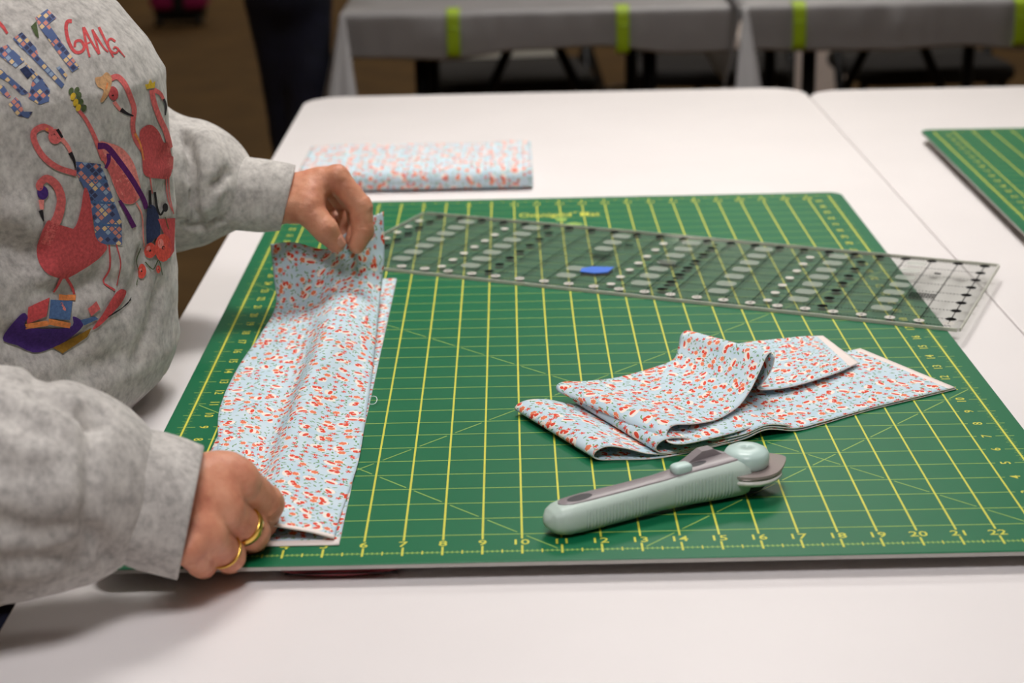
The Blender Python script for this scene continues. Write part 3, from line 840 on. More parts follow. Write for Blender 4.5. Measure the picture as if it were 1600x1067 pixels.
RH_f = [[T(370, 750, -.25), T(413, 787, .65), T(408, 815, 1.1), T(388, 822, 1.5)],
        [T(350, 798, -1.0), T(394, 832, -.05), T(392, 846, .5), T(366, 846, .9)],
        [T(324, 838, -1.75), T(357, 867, -.85), T(358, 874, -.2), T(334, 868, .3)],
        [T(294, 856, -2.3), T(313, 878, -1.6), T(318, 884, -.9), T(300, 876, -.4)]]
RH_r = [[.50, .48, .42, .34], [.47, .44, .38, .32], [.44, .41, .36, .31], [.40, .35, .31, .27]]
RH_t = ([T(290, 770, -.3), T(335, 765, .7), T(378, 790, 1.5), T(398, 815, 1.6)], [.6, .5, .42, .34])
RH_x = [(T(300, 760, -.8), T(350, 740, -.2), .75, .55), (T(290, 788, -1.2), T(333, 785, -1.0), .8, .58), (T(280, 812, -1.6), T(308, 826, -1.8), .75, .50), (T(330, 742, -.2), T(372, 754, -.2), .5, .46)]
LH_f = [[T(526, 277, 20.1), T(563, 323, 19.9), T(567, 360, 19.7), T(558, 383, 19.55)],
        [T(524, 279, 20.95), T(556, 321, 21.0), T(560, 352, 20.6), T(552, 374, 20.3)],
        [T(514, 284, 21.7), T(542, 324, 21.9), T(546, 352, 21.4), T(536, 368, 21.0)],
        [T(502, 292, 22.3), T(522, 328, 22.6), T(524, 350, 22.1), T(514, 362, 21.8)]]
LH_r = [[.44, .42, .39, .31], [.43, .40, .36, .29], [.42, .38, .34, .28], [.38, .33, .30, .26]]
LH_t = ([T(450, 318, 19.9), T(480, 326, 19.4), T(507, 357, 19.05), T(525, 380, 19.2)], [.66, .55, .45, .34])
body_fn_R = hand_fn(RW, RE, RH_f, RH_t, RH_r, RH_x)
body_fn_L = hand_fn(LW_, LE, LH_f, LH_t, LH_r, [(T(470, 300, 20.2), T(500, 285, 20.3), .6, .5), (T(466, 306, 20.0), T(486, 302, 19.8), .6, .5), (T(462, 325, 19.8), T(482, 318, 19.5), .5, .55)])
V1, F1 = sdf_mesh(body_fn_R, (-1.5, -4.2, -.6), (4.6, 3.4, 3.9), .045, B=4)
V2, F2 = sdf_mesh(body_fn_L, (-.5, 18.0, 1.8), (5.6, 23.8, 6.6), .045, B=4)
NK = np.array([-10.0, 9.4, 15.5]); HD = np.array([-8.6, 8.3, 21.0])
def trunk(p):
    d = cone(p, (-9.9, 10.6, -6), (-9.4, 10.2, 9), 4.2, 4.6)
    d = smin(d, cone(p, RS+np.array([1.2, .6, -1.2]), LS+np.array([-1.6, -1.2, -1.2]), 1.3, 1.3), 1.0)
    d = smin(d, chain(p, [RS+np.array([1.2, .6, -1.2]), RE, RW], [1.3, 1.3, .85], .3), .5); d = smin(d, chain(p, [LS+np.array([-1.6, -1.2, -1.2]), LE, LW_], [1.3, 1.3, .85], .3), .5)
    d = smin(d, cone(p, (-9.6, 9.8, 11), HD-np.array([0, 0, 2.0]), 2.4, 2.1), 1.2)
    f3 = np.array([NF[0], NF[1], -.35]); f3 /= np.linalg.norm(f3); up = np.array([.22, -.27, .93]); up -= f3*(up@f3); up /= np.linalg.norm(up); lf = np.cross(up, f3)
    Mx = np.stack([lf, f3, up], 1)
    d = smin(d, ellipsoid(p, HD+up*.6, (2.9, 3.5, 3.6), Mx), .6)
    d = smin(d, ellipsoid(p, HD+f3*1.0-up*1.9, (2.1, 2.3, 2.4), Mx), 1.0)
    d = smin(d, cone(p, HD+f3*3.5+up*.1, HD+f3*4.2-up*.9, .3, .5), .4)
    for s_ in (-1, 1):
        d = smin(d, ellipsoid(p, HD+lf*s_*3.0-up*.3, (.35, .7, 1.15), Mx), .2)
        d = smax(d, -(np.linalg.norm(p-(HD+f3*3.75+lf*s_*1.2+up*.25), axis=1)-.55), .3)
    d = smin(d, cone(p, HD+f3*3.1-up*2.05-lf*.7, HD+f3*3.1-up*2.05+lf*.7, .28, .28), .15)
    return d
V3, F3 = sdf_mesh(trunk, (-18, -4, -13), (2.4, 23, 27), .3)
body = mesh_obj('body', np.concatenate([V1, V2, V3]), np.concatenate([F1, F2+len(V1), F3+len(V1)+len(V2)]), M['skin'], person)
f3 = np.array([NF[0], NF[1], -.35]); f3 /= np.linalg.norm(f3); up = np.array([.22, -.27, .93]); up -= f3*(up@f3); up /= np.linalg.norm(up); lf = np.cross(up, f3)
for s_ in (-1, 1):
    V_, F_ = superell(HD+f3*3.3+lf*s_*1.2+up*.25, (.45, .45, .45), 1.0, 16, 10); mesh_obj('eye', V_, F_, M['pale_plastic'], body)
def hair(p):
    Mx = np.stack([lf, f3, up], 1); d = ellipsoid(p, HD+up*.9-f3*.3, (3.4, 3.9, 3.9), Mx)
    d = smin(d, ellipsoid(p, HD-f3*1.8-up*1.6, (2.9, 2.2, 2.6), Mx), 1.0)
    cut = (p-(HD+f3*1.6+up*1.5)) @ (f3*.8-up*.6)
    return smax(d, cut, .5)+.12*vnoise(p, 1.6, 2)
V_, F_ = sdf_mesh(hair, HD-6, HD+6, .25); mesh_obj('hair', V_, F_, M['hair'], person)
# nails
def nail(c, axis, nrm, L, Wd):
    axis = np.array(axis)/np.linalg.norm(axis); nrm = np.array(nrm)-axis*(np.array(nrm)@axis); nrm /= np.linalg.norm(nrm); sd = np.cross(axis, nrm)
    G = []
    for i in range(9):
        a = -1+2*i/8; w = Wd*(1-abs(a)**3*.35)
        G.append([np.array(c)+axis*L*a+sd*w*b-nrm*(.45*w*b*b)-nrm*.02*a for b in np.linspace(-1, 1, 9)])
    o = mesh_obj('nail', np.array(G).reshape(-1, 3), grid_faces(9, 9), M['nail'], body)
    md = o.modifiers.new('thickness', 'SOLIDIFY'); md.thickness = .03*S; md.offset = 0
tj = np.array(LH_t[0]); ax = tj[3]-tj[2]; tocam = CAM_P-tj[3]; tocam /= np.linalg.norm(tocam)
nn = np.array([.25, -.55, .75]); nn -= ax*(nn@ax)/(ax@ax); nn /= np.linalg.norm(nn)
nail(tj[3]+nn*.36-ax*.05, ax, nn, .2, .2)
# rings
def ring(name, a, b, f, r, w, th_, lab):
    a = np.array(a); b = np.array(b); ax = (b-a)/np.linalg.norm(b-a); c = a+(b-a)*f
    x = np.cross(ax, [0, 0, 1]); x /= np.linalg.norm(x); y = np.cross(ax, x)
    R = []
    for k in range(40):
        q = 2*math.pi*k/40; n_ = math.cos(q)*x+math.sin(q)*y
        R.append([c+n_*(r+dr)+ax*dx for dr, dx in ((0, -w), (th_*.8, -w*.8), (th_, 0), (th_*.8, w*.8), (0, w))])
    R.append(R[0])
    o = MB().loft([r_[::-1] for r_ in R], closed=True, caps=False).build(name, M['gold'], person, True); o['label'] = lab
ring('finger_ring', RH_f[1][0], RH_f[1][1], .70, .46, .13, .05, 'wide gold band on the middle finger')
ring('finger_ring', RH_f[2][0], RH_f[2][1], .74, .43, .045, .045, 'thin beaded gold ring on the ring finger')

# --- sweatshirt
zt_ = np.array([-8, -4, -1.4, -.5, .4, 1.4, 3, 5, 7, 9, 10, 11, 12, 13, 14.2, 15.5])
us_ = np.array([-3.6, -3.4, -3.0, -2.55, -1.6, -1.12, -1.06, -.98, -.92, -.9, -.92, -1.4, -2.15, -3.3, -5.6, -8.0])
aw_ = np.array([7.8, 7.9, 8.1, 8.3, 8.5, 8.6, 8.6, 8.6, 8.6, 8.5, 8.4, 8.0, 7.3, 6.2, 4.3, 3.0])
bw_ = np.array([5.4, 5.5, 5.6, 5.7, 5.8, 5.9, 5.9, 5.8, 5.7, 5.6, 5.5, 5.3, 4.9, 4.3, 3.5, 2.8])
ev = np.array([.981, .193])
def torso(p):
    z = p[:, 2]
    us = np.interp(z, zt_, us_); a = np.interp(z, zt_, aw_); b = np.interp(z, zt_, bw_)
    le, ne = LF@ev, NF@ev
    h = np.sqrt((a*le)**2+(b*ne)**2)
    off = (a*a*le/h)[:, None]*LF + (b*b*ne/h)[:, None]*NF       # centre -> silhouette tangent point
    cx = us-off[:, 0]; cy = 14.0-off[:, 1]
    dx = p[:, 0]-cx; dy = p[:, 1]-cy
    l = dx*LF[0]+dy*LF[1]; f = dx*NF[0]+dy*NF[1]
    k = (np.abs(l/a)**2.3+np.abs(f/b)**2.3)**(1/2.3)
    d = (k-1)*np.minimum(a, b)*.92
    d = np.maximum(d, -5.2-z); d = smax(d, z-15.3, .6)
    return d
RC_a = np.array(T(160, 762, -1.9)); RC_b = np.array(T(297, 800, -1.35))
LC_a = np.array(T(352, 300, 20.3)); LC_b = np.array(T(449, 309, 20.2))
def folds(p, segs, d0):
    g = np.zeros(len(p))
    for pts, r, amt in segs:
        d = None
        for i in range(len(pts)-1):
            c = cone(p, pts[i], pts[i+1], 0, 0); d = c if d is None else np.minimum(d, c)
        g += 1.5*amt*np.exp(-np.maximum(0, d*d-np.minimum(d0*d0, .5))/r**2)
    return g
def shirt0(p):
    d = torso(p)
    r = chain(p, [RS+np.array([.8, .5, -.5]), RE, T(-60, 762, -2.8), T(40, 757, -2.5), T(112, 757, -1.9)], [2.9, 2.8, 2.65, 2.5, 2.2], .6)
    r = smin(r, cone(p, T(112, 757, -1.9), T(168, 764, -1.3), 2.15, 1.55), .2)
    l = chain(p, [LS+np.array([-1.2, -.8, -.3]), LE, T(250, 288, 20.6), T(298, 286, 20.5)], [3.0, 2.7, 2.3, 2.2], .6)
    l = smin(l, cone(p, T(298, 286, 20.5), T(345, 298, 20.3), 2.1, 1.4), .3)
    return smin(smin(d, r, .35), l, .35)
def on(px, py):
    """where the smooth garment is seen at a pixel"""
    d = _R @ np.array([(px-800)/CAM_F, -(py-533.5)/CAM_F, -1.0]); d /= np.linalg.norm(d); t_ = 28.0
    for _ in range(80):
        q = shirt0((CAM_P+d*t_)[None])[0]
        if abs(q) < .01: break
        t_ += q*.8
    return CAM_P+d*t_
FOLDS = [([on(*q) for q in pts], r, a) for pts, r, a in [
    ([(292, 208), (300, 240), (303, 290), (304, 330), (312, 345)], .16, .36), ([(285, 350), (305, 357), (328, 356), (342, 346), (360, 340)], .11, .34), ([(334, 290), (344, 280), (352, 272)], .16, .2),
    ([(322, 215), (335, 240), (335, 270)], .4, -.16), ([(312, 330), (330, 318), (340, 300)], .22, -.16),
    ([(148, 640), (142, 690), (138, 760), (136, 830), (128, 880)], .25, .14), ([(130, 640), (140, 655), (160, 660)], .14, .2), ([(150, 830), (165, 855), (170, 875)], .2, .16),
    ([(10, 640), (50, 672), (100, 690)], .35, .14), ([(-10, 720), (40, 740), (90, 725)], .4, .12), ([(0, 820), (60, 838), (115, 822)], .35, .14), ([(20, 880), (70, 880), (110, 866)], .3, .12),
    ([(60, 612), (90, 622), (112, 640)], .2, .2), ([(90, 700), (110, 760), (108, 830)], .5, -.12),
    ([(-5, 385), (20, 392), (45, 402)], .5, .45), ([(60, 455), (110, 452), (160, 430)], .35, .16), ([(110, 470), (150, 445), (190, 440)], .25, .14), ([(195, 480), (215, 440), (225, 400)], .3, .14),
    ([(0, 530), (50, 548), (120, 545)], .4, .22), ([(60, 590), (120, 585), (190, 560)], .35, .16), ([(215, 560), (235, 510), (250, 450)], .3, .12), ([(30, 330), (60, 380), (70, 430)], .5, -.15)]]
def shirt(p):
    d = shirt0(p); m = np.abs(d) < .6
    d[m] += folds(p[m], FOLDS, d[m]) + .05*vnoise(p[m], .8, 1) + .025*vnoise(p[m], 2.2, 4)
    return d
Vs, Fs = sdf_mesh(shirt, (-20, -7, -6), (2.5, 26, 16.2), .13, B=4, lip=1.5)
shirt_o = mesh_obj('sweatshirt', Vs, Fs, M['fleece'], person)
def cuff(a, b, top_pt, ra, rb, thick, name):
    """ribbed cuff from the seam a to the opening b; top_pt lies on the opening's upper rim"""
    ax = (b-a)/np.linalg.norm(b-a); rim = np.array(top_pt)-b
    e1 = rim/np.linalg.norm(rim); e2 = np.cross(ax, e1); e2 /= np.linalg.norm(e2)
    vw = (b-CAM_P)/np.linalg.norm(b-CAM_P); vw *= np.sign(vw @ e2); e2 = vw-e1*(vw @ e1); e2 /= np.linalg.norm(e2)   # the opening is seen edge-on
    R = []; n = 72
    prof = [(x, 1.0) for x in np.linspace(0, 1, 26)]
    for x, _ in prof:
        c = a+(b-a)*x; r1 = ra[0]+(rb[0]-ra[0])*x; r2 = ra[1]+(rb[1]-ra[1])*x
        seam = -.06*math.exp(-((x-.05)/.05)**2) + (.05*math.sin(math.pi*x))
        R.append([c+(e1*math.cos(q)*(r1+seam)+e2*math.sin(q)*(r2+seam)) for q in np.linspace(0, 2*math.pi, n, endpoint=False)])
    for x, t_ in ((1.012, .3), (1.012, .7), (1.0, 1.0), (.8, 1.0), (.5, 1.0)):
        c = a+(b-a)*x
        R.append([c+(e1*math.cos(q)*(rb[0]-thick*t_)+e2*math.sin(q)*(rb[1]-thick*t_)) for q in np.linspace(0, 2*math.pi, n, endpoint=False)])
    R = [np.array(r) for r in R]
    for i in range(len(R)):
        R[i] += (vnoise(R[i], 1.1, 6)*.07)[:, None]*(R[i]-R[i].mean(0))/np.linalg.norm(R[i]-R[i].mean(0), axis=1)[:, None]
    mb = MB().loft(R, caps=False)
    o = mb.build(name, M['fleece'], person, True)
    return o
cuff(RC_a, RC_b, T(319, 690, -.3), (1.5, 1.55), (1.63, 1.5), .16, 'cuff')
cuff(LC_a, LC_b, T(461, 259, 20.4), (1.32, 1.3), (1.2, 1.1), .12, 'cuff')
# trousers and shoes
def legs(p):
    d = cone(p, (-9.8, 11.0, -5.2), (-9.8, 10.8, -8), 5.0, 5.2)
    for s_ in (-1, 1):
        hp = np.array([-9.8, 10.9])+LF*3.4*s_; kn = hp+NF*1.0
        d = smin(d, chain(p, [(hp[0], hp[1], -8), (kn[0], kn[1], -17), (hp[0], hp[1], -28)], [3.8, 2.9, 2.5], .4), .6)
    return np.maximum(d, -28.6-p[:, 2])+.06*vnoise(p, .7, 3)
V_, F_ = sdf_mesh(legs, (-20, 1, -29.2), (0, 21, -1), .3); mesh_obj('trousers', V_, F_, M['denim'], person)
for s_ in (-1, 1):
    hp = np.array([-9.8, 10.9])+LF*3.4*s_
    sh = lambda p: np.maximum(smin(cone(p, (hp[0]-NF[0]*1.2, hp[1]-NF[1]*1.2, -28.2), (hp[0]+NF[0]*5.5, hp[1]+NF[1]*5.5, -28.6), 1.7, 1.5), cone(p, (hp[0], hp[1], -28), (hp[0], hp[1], -26.5), 1.7, 1.6), .5), -29.45-p[:, 2])
    V_, F_ = sdf_mesh(sh, (hp[0]-8, hp[1]-8, -30), (hp[0]+8, hp[1]+8, -24), .25); mesh_obj('shoe', V_, F_, M['black_metal'], person)
# --- printed picture on the sweatshirt, laid on the cloth
bvh = BVHTree.FromPolygons([tuple(v) for v in Vs], [tuple(int(i) for i in f) for f in Fs])
def cast(px, py):
    d = _R @ np.array([(px-800)/CAM_F, -(py-533.5)/CAM_F, -1.0]); d /= np.linalg.norm(d)
    loc, nrm, idx, dist = bvh.ray_cast(Vector(CAM_P), Vector(d))
    if loc is None or dist > 75: return None
    nrm = np.array(nrm)
    if nrm @ d > 0: nrm = -nrm
    return np.array(loc), nrm, nrm @ d
_layer = [0]
prints = {}
def ink(name, col):
    if name not in prints:
        prints[name] = [simple('ink_'+name, srgb(*col), .85, var=.22, nscale=420, spec=.15), [], [], 0, []]
def drape(name, poly):
    """polygon in photo pixels -> thin printed patch lying on the cloth"""
    bm = bmesh.new()
    vs = [bm.verts.new((x, y, 0)) for x, y in poly]
    try: bm.faces.new(vs)
    except ValueError: bm.free(); return
    bmesh.ops.triangulate(bm, faces=bm.faces[:])
    for _ in range(4):
        es = [e for e in bm.edges if e.calc_length() > 7]
        if not es: break
        bmesh.ops.subdivide_edges(bm, edges=es, cuts=1); bmesh.ops.triangulate(bm, faces=bm.faces[:])
    _layer[0] += 1
    up_ = .012+.0006*_layer[0]
    P = {}
    for v in bm.verts:
        h = cast(v.co.x, v.co.y)
        if h is not None and h[2] < -.10 and h[0][1] < 16.5: P[v] = h[0]+h[1]*up_
    ent = prints[name]
    vi = {}
    for f in bm.faces:
        if all(v in P for v in f.verts):
            q = np.array([P[v] for v in f.verts])
            if max(np.linalg.norm(q[0]-q[1]), np.linalg.norm(q[1]-q[2]), np.linalg.norm(q[0]-q[2])) > 1.6: continue
            ids = []
            for v in f.verts:
                if v not in vi: vi[v] = ent[3]; ent[3] += 1; ent[1].append(P[v]); ent[4].append((v.co.x/10, v.co.y/10))
                ids.append(vi[v])
            n_ = np.cross(q[1]-q[0], q[2]-q[0])
            ent[2].append(tuple(ids) if n_ @ (CAM_P-q[0]) > 0 else tuple(ids[::-1]))
    bm.free()
def stroke(name, pts, w0, w1=None, n=26):
    w1 = w0 if w1 is None else w1
    P = catmull(np.array(pts, float), np.linspace(0, len(pts)-1, n)); T_ = np.gradient(P, axis=0); T_ /= np.linalg.norm(T_, axis=1)[:, None]+1e-9
    N_ = np.stack([-T_[:, 1], T_[:, 0]], 1); w = np.linspace(w0, w1, n)[:, None]/2
    A, B = P+N_*w, P-N_*w
    for i in range(0, n-1, 5):
        j = min(n-1, i+5)
        _layer[0] -= 1
        drape(name, [tuple(q) for q in A[i:j+1]]+[tuple(q) for q in B[i:j+1][::-1]])
    _layer[0] += 1
def oval(name, cx, cy, a, b, rot=0, n=16):
    c, s_ = math.cos(math.radians(rot)), math.sin(math.radians(rot))
    drape(name, [(cx+a*math.cos(t_)*c-b*math.sin(t_)*s_, cy+a*math.cos(t_)*s_+b*math.sin(t_)*c) for t_ in np.linspace(0, 2*math.pi, n, endpoint=False)])
def blob(name, pts):
    P = np.array(list(pts)+list(pts[:3]), float); n = len(pts)
    P = np.vstack([P[n-1:n], P]); c_ = catmull(P, np.linspace(1, n+1, n*5+1)[:-1]); drape(name, [tuple(v) for v in c_])
for n_, c_ in dict(pink=(216, 108, 106), coral_red=(198, 86, 88), light_pink=(236, 142, 134), black=(44, 40, 44), tan=(206, 160, 116), yellow=(222, 186, 62), purple=(96, 42, 104),
                   violet=(76, 50, 120), navy=(52, 60, 92), blue=(84, 112, 156), orange=(232, 142, 84), gold=(150, 112, 44), leaf=(86, 100, 66), red=(206, 84, 86), poppy=(222, 88, 76)).items(): ink(n_, c_)
def mk_patch():
    k = NT('ink_patchwork'); uv = k.n('ShaderNodeTexCoord').outputs['UV']
    mp = k.n('ShaderNodeMapping'); mp.inputs['Rotation'].default_value = (0, 0, .75); mp.inputs['Scale'].default_value = (1.25, 1.25, 1); k.l(uv, mp.inputs[0])
    fl = k.vmath('FLOOR', mp.outputs[0]); wn = k.n('ShaderNodeTexWhiteNoise', noise_dimensions='2D'); k.l(fl.outputs[0], wn.inputs['Vector'])
    col = k.ramp(wn.outputs['Value'], [(0, srgb(84, 104, 152)), (.3, srgb(214, 138, 122)), (.55, srgb(228, 196, 146)), (.75, srgb(60, 62, 96)), (.9, srgb(150, 170, 196))])
    k.t.nodes[-1].color_ramp.interpolation = 'CONSTANT'
    fr = k.vmath('FRACTION', mp.outputs[0]); sp = k.n('ShaderNodeSeparateXYZ'); k.l(fr.outputs[0], sp.inputs[0])
    g = k.math('MAXIMUM', k.math('GREATER_THAN', sp.outputs[0], .78), k.math('GREATER_THAN', sp.outputs[1], .78))
    k.l(k.mix(g, col, srgb(86, 106, 150)), k.b.inputs['Base Color']); k.b.inputs['Roughness'].default_value = .85; return k.m
prints['patchwork'] = [mk_patch(), [], [], 0, []]
q1 = lambda pts: [(x/3.5567, y/3.5567) for x, y in pts]
q2 = lambda pts: [(x/3.5567, 260+y/3.5567) for x, y in pts]
# lettering
stroke('red', q1([(398, 118), (374, 122), (366, 160), (380, 230), (412, 286), (448, 290), (468, 262), (448, 228), (420, 232), (414, 262)]), 6, 4, 40)
stroke('red', q1([(462, 152), (476, 235), (497, 318)]), 4.5, 3); stroke('red', q1([(464, 152), (505, 230), (548, 302)]), 4, 3); stroke('red', q1([(478, 245), (512, 230)]), 2.5, 2, 8)
stroke('red', q1([(512, 165), (532, 230), (552, 300)]), 4, 3); stroke('red', q1([(512, 168), (572, 262), (600, 290)]), 3.5, 2.5); stroke('red', q1([(548, 152), (590, 240), (628, 318)]), 4, 3)
stroke('red', q1([(640, 232), (614, 216), (598, 236), (612, 280), (640, 296), (656, 276), (638, 262), (628, 272)]), 3.4, 2.4, 30); stroke('red', q1([(650, 268), (692, 318)]), 3, 1.5, 10)
stroke('red', q1([(-10, 125), (15, 150), (40, 188)]), 6, 4, 10)
for P in ([(195, 100), (262, 52), (312, 102), (268, 135), (440, 375), (400, 402), (225, 165)], [(70, 215), (120, 180), (200, 268), (212, 312), (356, 470), (340, 492), (165, 312), (95, 248)],
          [(312, 378), (330, 368), (374, 420), (360, 442)], [(-20, 275), (40, 250), (135, 340), (85, 378), (-20, 300)], [(-20, 380), (5, 385), (160, 520), (120, 530), (40, 455), (-20, 425)],
          [(180, 440), (230, 440), (276, 500), (270, 565), (215, 582), (155, 545), (205, 510)], [(45, 580), (85, 540), (110, 565), (100, 592), (130, 620), (180, 620), (155, 656), (95, 642)],
          [(-20, 470), (20, 478), (60, 540), (40, 546), (-20, 500)], [(135, 345), (185, 395), (240, 445), (205, 465), (160, 410)]): drape('patchwork', q1(P))
drape('navy', q1([(108, 388), (140, 368), (178, 412), (150, 440)])); drape('leaf', q1([(170, 150), (200, 120), (215, 215), (195, 200)]))
# flamingo with straw hat
stroke('pink', q1([(612, 438), (650, 428), (690, 468), (722, 540), (742, 610), (734, 690), (748, 770), (790, 840)]), 9, 7, 36); oval('coral_red', 176, 146, 8, 11, -10); oval('black', 175, 149, 1.8, 1.8)
stroke('light_pink', q1([(630, 565), (660, 605), (682, 622)]), 6, 4, 10); stroke('black', q1([(668, 608), (700, 630), (738, 645)]), 7, 2, 10)
blob('tan', q1([(525, 436), (560, 426), (590, 403), (618, 440), (604, 510), (572, 562), (553, 562), (572, 505), (540, 482)])); stroke('orange', q1([(600, 430), (588, 490), (570, 540)]), 3, 2, 8)
# flamingo with crown
blob('coral_red', q1([(770, 745), (800, 702), (840, 695), (880, 735), (905, 790), (932, 800), (952, 900), (938, 985), (880, 992), (800, 972), (785, 880)]))
stroke('pink', q1([(838, 500), (852, 570), (880, 650), (920, 740), (942, 840), (940, 940)]), 8, 9, 30); stroke('pink', q1([(850, 500), (885, 520), (908, 560)]), 8, 4, 12); stroke('black', q1([(905, 550), (918, 590), (914, 640)]), 4, 1.5, 10)
drape('yellow', q1([(800, 470), (810, 495), (855, 488), (858, 450), (842, 462), (830, 440), (820, 466)])); stroke('orange', q1([(745, 740), (775, 800), (795, 890)]), 4, 2, 12)
stroke('pink', q1([(828, 965), (834, 1020), (842, 1075)]), 2.2, 1.6, 10); stroke('pink', [(262, 276), (263, 300), (266, 318), (270, 334)], 2, 1.4, 12); stroke('pink', [(258, 276), (259, 298), (262, 315), (268, 330)], 2, 1.4, 12)
# flamingo with scarf
blob('light_pink', [(153, 225), (168, 223), (190, 232), (206, 252), (214, 275), (219, 300), (213, 313), (201, 319), (186, 311), (170, 272)]); blob('pink', [(158, 245), (176, 250), (205, 290), (212, 312), (200, 318), (186, 310), (172, 275)])
stroke('pink', q1([(432, 612), (470, 660), (510, 735), (540, 810), (572, 890)]), 5, 8, 24)
for x, y, n_ in ((110, 143, 'leaf'), (119, 142, 'leaf'), (125, 160, 'leaf'), (130, 169, 'leaf'), (113, 151, 'yellow'), (117, 160, 'yellow'), (121, 168, 'yellow'), (122, 150, 'leaf')): oval(n_, x, y, 4, 6, 20, 10)
stroke('purple', [(151, 228), (166, 230), (186, 254), (206, 282), (222, 310), (227, 326)], 10, 7, 30); stroke('purple', [(168, 240), (168, 252), (163, 263)], 7, 4, 10); stroke('purple', [(185, 313), (196, 331), (208, 355)], 5, 8, 12)
stroke('light_pink', [(211, 316), (220, 335), (222, 368), (224, 385)], 2.5, 1.6, 12)
# flamingo with sunglasses and quilt
stroke('pink', [(80, 204), (66, 198), (52, 206), (53, 222), (66, 244), (88, 261), (118, 271)], 10, 9, 36); oval('pink', 85, 213, 11, 12); stroke('black', [(79, 207), (88, 218)], 6, 5, 8); stroke('black', [(88, 202), (96, 215)], 5, 4, 8)
stroke('light_pink', [(95, 217), (104, 228), (110, 240)], 7, 5, 10); stroke('black', [(108, 238), (114, 250), (116, 262)], 7, 2, 10); oval('orange', 72, 202, 2.5, 2.5)
drape('patchwork', [(117, 252), (155, 256), (163, 275), (175, 310), (188, 345), (189, 383), (148, 380), (145, 345), (130, 295), (118, 270)])
for y in (281, 315, 350): stroke('blue', [(122+(y-281)*.33, y), (166+(y-281)*.25, y+2)], 4, 4, 8)
stroke('red', q2([(600, 435), (606, 560), (570, 640), (632, 692)]), 2.6, 3, 24); stroke('red', q2([(640, 435), (664, 540), (642, 665)]), 2, 1.6, 18)
# flamingo with eye patch
blob('coral_red', q2([(300, 372), (400, 345), (440, 250), (462, 120), (492, 170), (525, 390), (588, 440), (560, 492), (500, 540), (400, 600), (340, 618), (260, 592), (215, 522), (208, 430), (240, 330), (270, 300)]))
stroke('pink', q2([(212, 95), (255, 66), (308, 105), (334, 180), (318, 270), (280, 350), (250, 430)]), 11, 17, 36); oval('violet', 65, 301, 9, 11); oval('pink', 60, 290, 6, 8)
stroke('light_pink', q2([(222, 185), (225, 240)]), 9, 6, 8); stroke('black', q2([(218, 245), (235, 305)]), 7, 2, 8)
stroke('red', q2([(335, 612), (312, 660), (290, 700)]), 5, 3, 10); stroke('red', q2([(362, 612), (390, 660), (408, 712)]), 5, 3.5, 10)
# cushion, spool, cloths
blob('violet', q2([(10, 950), (110, 820), (150, 832), (145, 890), (380, 890), (400, 832), (456, 880), (330, 982), (200, 1036), (90, 992)])); drape('gold', q2([(285, 1005), (350, 970), (505, 893), (482, 942), (340, 1042)]))
drape('red', q2([(150, 782), (270, 730), (252, 832), (145, 872)])); drape('blue', q2([(275, 742), (400, 752), (382, 852), (265, 842)]))
stroke('orange', q2([(318, 728), (416, 732)]), 10, 9, 8); stroke('orange', q2([(138, 884), (260, 868)]), 8, 8, 8); stroke('orange', q2([(262, 860), (384, 880)]), 9, 8, 8); stroke('light_pink', q2([(330, 760), (355, 800), (340, 790)]), 3, 2, 8)
blob('red', q2([(508, 902), (560, 822), (640, 700), (692, 690), (660, 762), (560, 872)])); drape('blue', q2([(440, 850), (520, 830), (540, 845), (460, 880)])); drape('pink', q2([(480, 790), (530, 750), (550, 790), (500, 830)]))
for k in range(5): stroke('black', q2([(590+8*k, 836-6*k), (650+12*k, 800-8*k), (722, 742-4*k)]), 1.2, .8, 10)
blob('navy', q2([(810, 225), (862, 240), (880, 372), (850, 402), (806, 422)])); drape('red', q2([(866, 292), (962, 285), (956, 470), (930, 512), (902, 380)])); stroke('black', q2([(822, 130), (824, 230)]), 4, 5, 8)
stroke('black', q2([(848, 140), (862, 230), (880, 268), (900, 240)]), 4, 3, 16); oval('black', 255, 324, 4.5, 7)
for cx, cy, a, b in ((895, 452, 46, 78), (825, 465, 32, 44), (780, 582, 25, 42), (868, 570, 12, 22)):
    oval('poppy', cx/3.5567, 260+cy/3.5567, a/3.5567, b/3.5567); oval('light_pink', (cx-a*.3)/3.5567, 260+(cy-b*.3)/3.5567, a*.35/3.5567, b*.35/3.5567, 0, 10); oval('black', cx/3.5567, 260+cy/3.5567, a*.2/3.5567, b*.14/3.5567, 0, 8)
stroke('leaf', q2([(770, 450), (745, 520), (760, 590), (750, 660)]), 1.6, 1.2, 16); stroke('leaf', q2([(800, 530), (840, 570), (870, 520), (890, 600)]), 1.8, 1.2, 16); stroke('leaf', q2([(905, 280), (925, 350)]), 1.4, 1.2, 8)
for n_, (m_, v_, f_, c_, uv_) in prints.items():
    if not f_: continue
    o = mesh_obj('printed_'+n_, np.array(v_), f_, m_, shirt_o, True, uv=np.array(uv_)); o['kind'] = 'stuff'

